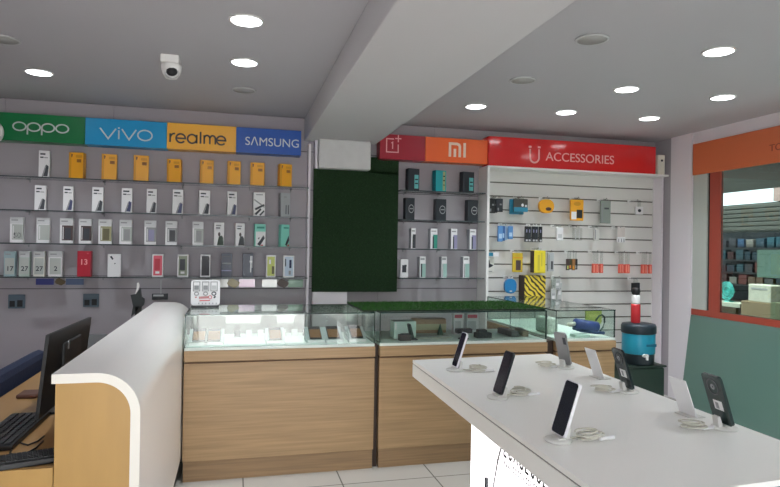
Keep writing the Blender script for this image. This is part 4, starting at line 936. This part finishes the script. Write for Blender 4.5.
# row C
p = hook('hook with the small teal tag at the left of the third row', 492, 252)
pack('small teal and white tag at the left of the third row', 'tag', p, .014, YP+.02, pw(489, 502, YP), .035, PAPER, drop=.004, decals=[(rc(0, .1, .55, .95), mat('pack_cyan', (40, 130, 160), .4))])
pack('white pack with black splash picture under the teal tag', 'earphones', p, -.002, YP+.06, pw(489, 500, YP), .125, PAPER2, drop=.05, decals=[([(.15, .45), (.4, .6), (.55, .9), (.6, .6), (.95, .5), (.7, .35), (.4, .3), (.2, .2)], INKD), (rc(.1, .05, .8, .1), GREY)])
p = hook('hook holding the yellow framed black case', 518, 251.5)
pack('black phone in a yellow framed pack left of the yellow boxes', 'phone case', p, 0, YP, pw(513.5, 523.5, YP), .165, mat('pack_mustard', (200, 170, 40), .4), decals=[(rc(.3, .1, .8, .62), PBRN), (rc(0, .72, 1, .78), YELLOWD)])
YB = mat('pack_lemon', (226, 206, 46), .45)
p = hook('hook holding the tall yellow box', 538, 249)
t = pack('tall plain yellow box hung above the striped yellow box', 'box', p, .004, 4.72, pw(534.5, 546, 4.72), .195, YB, th=.07, decals=[(rc(.3, .1, .5, .8), mat('pack_khaki', (196, 180, 60), .5)), (rc(.6, .3, .7, .9), mat('pack_khaki', (196, 180, 60), .5))])
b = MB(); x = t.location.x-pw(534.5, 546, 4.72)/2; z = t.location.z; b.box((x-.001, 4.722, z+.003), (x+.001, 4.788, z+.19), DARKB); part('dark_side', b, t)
p = hook('hook holding the grey cable pack beside the yellow box', 551, 251.5)
pack('grey and white cable pack right of the tall yellow box', 'cable', p, 0, YP, .06, .16, mat('pack_ash', (172, 174, 176), .5), decals=[(rc(.5, .1, .85, .55), DKGREY), (rc(.1, .1, .3, .9), GREY)])
p = hook('hook holding dark earphone packs in the third row', 573, 252)
for k in range(4):
    pack('dark earphone pack with olive and orange print in the third row', 'earphones', p, -.045+.028*k, YP+.01*(k % 2), .03, .1-.006*(k % 2), (PBRN, mat('pack_moss', (72, 72, 44), .5), mat('pack_rust', (150, 104, 60), .5), BLACK)[k], drop=.06, decals=[(rc(.2, .1, .6, .4), (PLIME, ORANGE, YELLOWD, GREY)[k])], group='dark earphone packs')
RC = mat('pack_coral', (222, 92, 74), .45)
for (px, py, n, w) in ((597, 252, 3, 'left'), (624, 252.5, 4, 'middle'), (646, 253, 3, 'right')):
    p = hook(f'hook holding the {w} bunch of red cable packs', px, py)
    for k in range(n):
        t = pack(f'red and clear cable pack in the {w} one of three red bunches', 'cable', p, .012+(k-(n-1)/2)*(.038 if n == 3 else .031), YP+.012*(k % 2), .034 if n == 3 else .029, .082, RC, drop=.105, decals=[(rc(.35, .1, .65, .9), mat('pack_salmon', (240, 150, 130), .45))], group=f'red cable packs, {w} bunch', hdr=CLEAR)
# row D
p = hook('hook holding the round blue pack in the lowest row', 511, 277.5)
pack('round blue pack with clear top low on the slatted wall', 'earphones', p, 0, YP, pw(506, 517.5, YP), .125, mat('pack_azure', (24, 116, 172), .4), shape='round', th=.03, decals=[(ell(.5, .16, .12, .05, n=10), LGREY)], hdr=mat('tab_frost', (206, 204, 200), .5))
p = hook('hook holding the yellow green packet low on the slatted wall', 594, 309)
pack('yellow green packet low on the slatted wall, seen through the right counter glass', 'phone case', p, 0, YP, pw(586, 602, YP), .12, mat('pack_lime', (172, 186, 84), .5), decals=[(rc(.2, .5, .8, .7), PLIME)])
# large striped box
def zebra():
    m = bpy.data.materials.new('zebra_yellow'); m.use_nodes = True; nt = m.node_tree; bs = nt.nodes['Principled BSDF']; bs.inputs['Roughness'].default_value = .45
    tc = nt.nodes.new('ShaderNodeTexCoord'); wv = nt.nodes.new('ShaderNodeTexWave'); wv.inputs['Scale'].default_value = 13; wv.inputs['Distortion'].default_value = 4; wv.inputs['Detail'].default_value = 1
    wv.bands_direction = 'DIAGONAL'; wv.inputs['Detail Scale'].default_value = 1.2
    r = nt.nodes.new('ShaderNodeValToRGB'); r.color_ramp.elements[0].position = .36; r.color_ramp.elements[1].position = .44
    r.color_ramp.elements[0].color = (*lin((60, 48, 22)), 1); r.color_ramp.elements[1].color = (*lin((232, 206, 70)), 1)
    nt.links.new(tc.outputs['Object'], wv.inputs['Vector']); nt.links.new(wv.outputs['Fac'], r.inputs[0]); nt.links.new(r.outputs[0], bs.inputs['Base Color'])
    return m
x0, x1 = aty(524.5, 295, 4.75).x, aty(545.5, 295, 4.75).x; z1 = aty(535, 275.5, 4.75).z
t = thing('gift_box', 'large yellow box with black zebra stripes below the tall yellow box', 'box', ((x0+x1)/2, 4.74, .86))
b = MB(); b.box((x0, 4.75, .862), (x1, 4.862, z1), zebra(), .002); part('carton', b, t)
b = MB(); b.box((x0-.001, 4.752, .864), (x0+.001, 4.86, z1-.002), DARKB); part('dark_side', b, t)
b = MB(); b.box((x0-.01, 4.74, .845), (x1+.03, YH-.0005, .861), WHITE, .002); b.box((x0+.02, YH-.02, .80), (x0+.03, YH-.0005, .846), WHITE)
tag(rebase(b.build('bracket_shelf'), ((x0+x1)/2, YH, .845)), 'small white bracket shelf carrying the striped yellow box', 'shelf')
p = hook('hook holding white charger packs beside the striped box', 559, 277.5)
for k in range(4):
    pack('clear charger pack with white plug beside the striped yellow box', 'charger', p, (-.05, 0, .03, -.01)[k], YP+.02*k, .05, (.16, .10, .17, .20)[k], mat('pack_foggy', (186, 188, 186), .35), drop=(.10, .012, .05, .02)[k], decals=[(rc(.2, .4, .7, .62), PAPER), (rc(.2, .1, .8, .14), DKGREY), (rc(.2, .7, .8, .74), GREY)], group='white charger packs beside the striped box')
p = hook('hook holding the black pack above the red bottle', 637, 279)
for k in range(2):
    pack('black earphone pack hanging just above the red bottle', 'earphones', p, -.022+.05*k, YP+.03*k, .055, .085+.03*k, (BLACK, BXBLK)[k], drop=.035, decals=[(rc(.2, .2, .6, .4), DKGREY)], group='black packs above the red bottle')

# ------------------------------------------------------------------ storefront sign on the right wall
zt2, zb2_ = 2.222, 1.956
t = thing('fascia_sign', 'plain orange fascia sign over the shop window on the right', 'sign', (XR-.03, 2.6, zb2_))
b = MB(); b.box((XR-.03, .9, zb2_), (XR-.013, 4.375, zt2), mat('sign_terracotta', (206, 108, 66), .4), .002); part('board', b, t)
MR = Matrix.Rotation(-PI/2, 4, 'Z')
q = atx(776, 147.5, XR-.03)
text_mesh('TO', .07, mat('print_maroon', (140, 60, 44), .5), Matrix.Translation((XR-.031, q.y, q.z)) @ MR @ FACE_Y, t, sx=1.1)

# ------------------------------------------------------------------ the shop across the passage
XO = 6.2
DSL0 = mat('light_block_grey', (120, 112, 106), .8)
PAVE = mat('pavement', (206, 202, 196), .8, noise=.06, nscale=2)
b = MB(); b.box((-14, -20, -.12), (16, 14, -.055), PAVE); struct('ground', b)
b = MB(); b.box((XR+.13, 1.6, 2.03), (5.8, 9.6, 2.13), mat('canopy_grey', (92, 94, 90), .7)); o = struct('canopy_roof', b)
b = MB(); b.box((XR+.13, 9.5, -.05), (6.9, 9.6, 2.02), DSL0); struct('light_block_passage', b)  # unseen end wall, added to keep daylight out of the passage
b = MB(); b.box((XO+.6, -2, -.05), (XO+.7, 9.5, 1.9), mat('shop_dark', (36, 42, 46), .8)); struct('wall_across', b)
DSL = mat('shutter_grey', (70, 72, 68), .6)
b = MB(); b.box((XO+.02, 4.4, 1.925), (XO+.3, 5.88, 2.6), mat('wall_pink', (168, 140, 132), .7)); struct('wall_upper', b)
t = thing('roller_shutter', 'rolled dark grey shutter over the shop across the passage', 'shutter', (XO, 6.2, 1.6))
b = MB(); b.box((XO+.05, 3.0, 1.57), (XO+.3, 9.0, 1.92), DSL); part('housing', b, t)
for y in (3.02, 8.98):
    b = MB(); b.box((XO+.05, y-.02, -.054), (XO+.12, y+.02, 1.57), DSL); part('guide_rail', b, t)
b = MB()
for k in range(6): b.box((XO+.01-.0*k, 3.0, 1.585+.055*k), (XO+.05, 9.0, 1.585+.055*k+.044), mat('slat_taupe', (84, 84, 77), .6), .006)
part('slats', b, t)
b = MB(); b.box((XO+.36, 3.2, -.054), (XO+.55, 8.6, .66), mat('shop_base_brown', (88, 72, 58), .7)); tag(rebase(b.build('shop_counter'), (XO+.4, 6, 0)), 'brown shop counter across the passage seen through the window', 'counter')
cols = [(178, 70, 62), (70, 120, 170), (90, 92, 104), (196, 150, 120), (58, 130, 150), (120, 60, 60), (150, 150, 156), (60, 70, 90), (206, 196, 186), (44, 96, 120)]
rr = random.Random(5)
for r in range(4):
    z = .88+.165*r
    b = MB(); b.box((XO+.36, 5.3, z-.018), (XO+.58, 7.2, z-.002), DKGREY)
    tag(rebase(b.build('stock_shelf'), (XO+.5, 6.2, z)), f'dark stock shelf across the passage, {ORD[r]} from the bottom', 'shelf', 'stock shelves across the passage')
    y = 7.1; k = 0
    while y > 5.45:
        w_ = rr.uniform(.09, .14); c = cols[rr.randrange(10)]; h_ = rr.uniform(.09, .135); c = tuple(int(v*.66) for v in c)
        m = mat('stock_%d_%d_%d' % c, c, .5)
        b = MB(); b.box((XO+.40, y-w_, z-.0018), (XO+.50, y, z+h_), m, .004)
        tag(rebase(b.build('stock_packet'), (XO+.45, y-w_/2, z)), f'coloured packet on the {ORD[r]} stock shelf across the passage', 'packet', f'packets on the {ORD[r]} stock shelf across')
        y -= w_+rr.uniform(.015, .05); k += 1
q0, q1 = atx(757, 277, XO+.345), atx(782, 250, XO+.345)
t = thing('notice_board', 'pale green board standing in the shop across the passage', 'board', (XO+.2, (q0.y+q1.y)/2, .66))
b = MB(); b.box((XO+.345, q1.y-.3, q0.z), (XO+.349, q0.y, q1.z), mat('board_sage', (112, 144, 130), .5)); part('panel', b, t)
b = MB(); b.box((XO+.3495, q1.y-.1, -.054), (XO+.354, q1.y-.06, q0.z+.1), DKGREY); part('post', b, t)
q0, q1 = atx(748, 301, XO), atx(771, 285.5, XO)
t = thing('office_printer', 'cream boxy printer on the crates across the passage', 'printer', (XO+.1, (q0.y+q1.y)/2, q0.z))
b = MB(); b.box((XO, q1.y, q0.z), (XO+.3, q0.y, q1.z), mat('printer_cream', (186, 182, 164), .5), .012); part('housing', b, t)
b = MB(); b.box((XO-.003, q1.y+.05, q1.z-.06), (XO, q0.y-.05, q1.z-.045), GREY); part('slot', b, t)
zc_ = q0.z
q0 = atx(741, 297, XO-.02); 
b = MB(); b.box((XO-.02, q1.y-.02, -.05), (XO+.34, q0.y, zc_-.001), mat('crate_tan', (124, 104, 76), .6), .006)
tag(rebase(b.build('cardboard_crate'), (XO+.1, q1.y, -.05)), 'tan cardboard crate carrying the cream printer across the passage', 'box')
b = MB(); b.box((XO-.05, q1.y-.7, -.05), (XO+.3, q1.y-.04, zc_+.02), mat('crate_olive', (84, 90, 62), .6), .006)
tag(rebase(b.build('cardboard_crate'), (XO+.1, q1.y-.4, -.05)), 'olive crate at the right edge seen through the window', 'box')
q = atx(715, 303, XO); q2 = atx(741, 303, XO)
b = MB(); b.box((XO, q2.y+.02, .60), (XO+.32, q.y+.5, .655), mat('bench_pale', (168, 170, 152), .5), .004); b.box((XO+.02, q2.y+.1, -.05), (XO+.3, q.y+.4, .60), mat('shop_base_brown', (88, 72, 58), .7))
tag(rebase(b.build('shop_bench'), (XO+.1, q.y, -.05)), 'pale topped bench under the turquoise fan across the passage', 'bench')
q = atx(728, 287.5, XO+.1)
t = thing('desk_fan', 'turquoise desk fan on the bench across the passage', 'fan', (XO+.12, q.y, .655))
FT = mat('fan_turquoise', (70, 190, 180), .4); MF = Matrix.Rotation(-PI/2, 4, 'Y')
b = MB()
for rr_ in (.115, .09, .06): b.tube([(XO+.08, q.y+rr_*math.cos(2*PI*k/24), .80+rr_*math.sin(2*PI*k/24)) for k in range(25)], .006, FT, 6)
for k in range(10): b.tube([(XO+.08, q.y, .80), (XO+.08, q.y+.115*math.cos(2*PI*k/10), .80+.115*math.sin(2*PI*k/10))], .003, FT, 5)
part('guard', b, t)
b = MB()
for k in range(3):
    a = 2*PI*k/3; M = Matrix.Translation((XO+.11, q.y, .80)) @ Matrix.Rotation(a, 4, 'X')
    b.poly([(0, -.02, .01), (0, .03, .03), (.01, .05, .09), (0, -.03, .085)], (.003, 0, 0), PSEA, M)
part('blades', b, t)
b = MB(); b.cyl((XO+.13, q.y, .665), (XO+.13, q.y, .80), .012, FT); b.lathe([(.06, 0), (.055, .012), (0, .014)], FT, (XO+.12, q.y, .655), 20); b.box((XO+.11, q.y-.03, .77), (XO+.18, q.y+.03, .83), FT, .01); part('stand', b, t)

# ------------------------------------------------------------------ light
wd = bpy.data.worlds.new('sky'); bpy.context.scene.world = wd; wd.use_nodes = True
bg = wd.node_tree.nodes['Background']; bg.inputs['Color'].default_value = (.88, .945, 1.0, 1); bg.inputs['Strength'].default_value = 6.5
su = bpy.data.lights.new('sun', 'SUN'); su.energy = 32; su.angle = math.radians(.6); su.color = (.97, .98, 1)
so = bpy.data.objects.new('sun', su); C.objects.link(so); so.location = (0, -4, 8)
so.rotation_euler = Vector((.2, -.06, -1)).to_track_quat('-Z', 'Y').to_euler()
sc = bpy.context.scene
sc.view_settings.view_transform = 'Standard'; sc.view_settings.look = 'None'; sc.view_settings.gamma = 1; sc.view_settings.exposure = -.06
sc.cycles.use_denoising = True; sc.cycles.max_bounces = 10; sc.cycles.diffuse_bounces = 5; sc.cycles.glossy_bounces = 4; sc.cycles.transparent_max_bounces = 16
sc.cycles.sample_clamp_indirect = 8
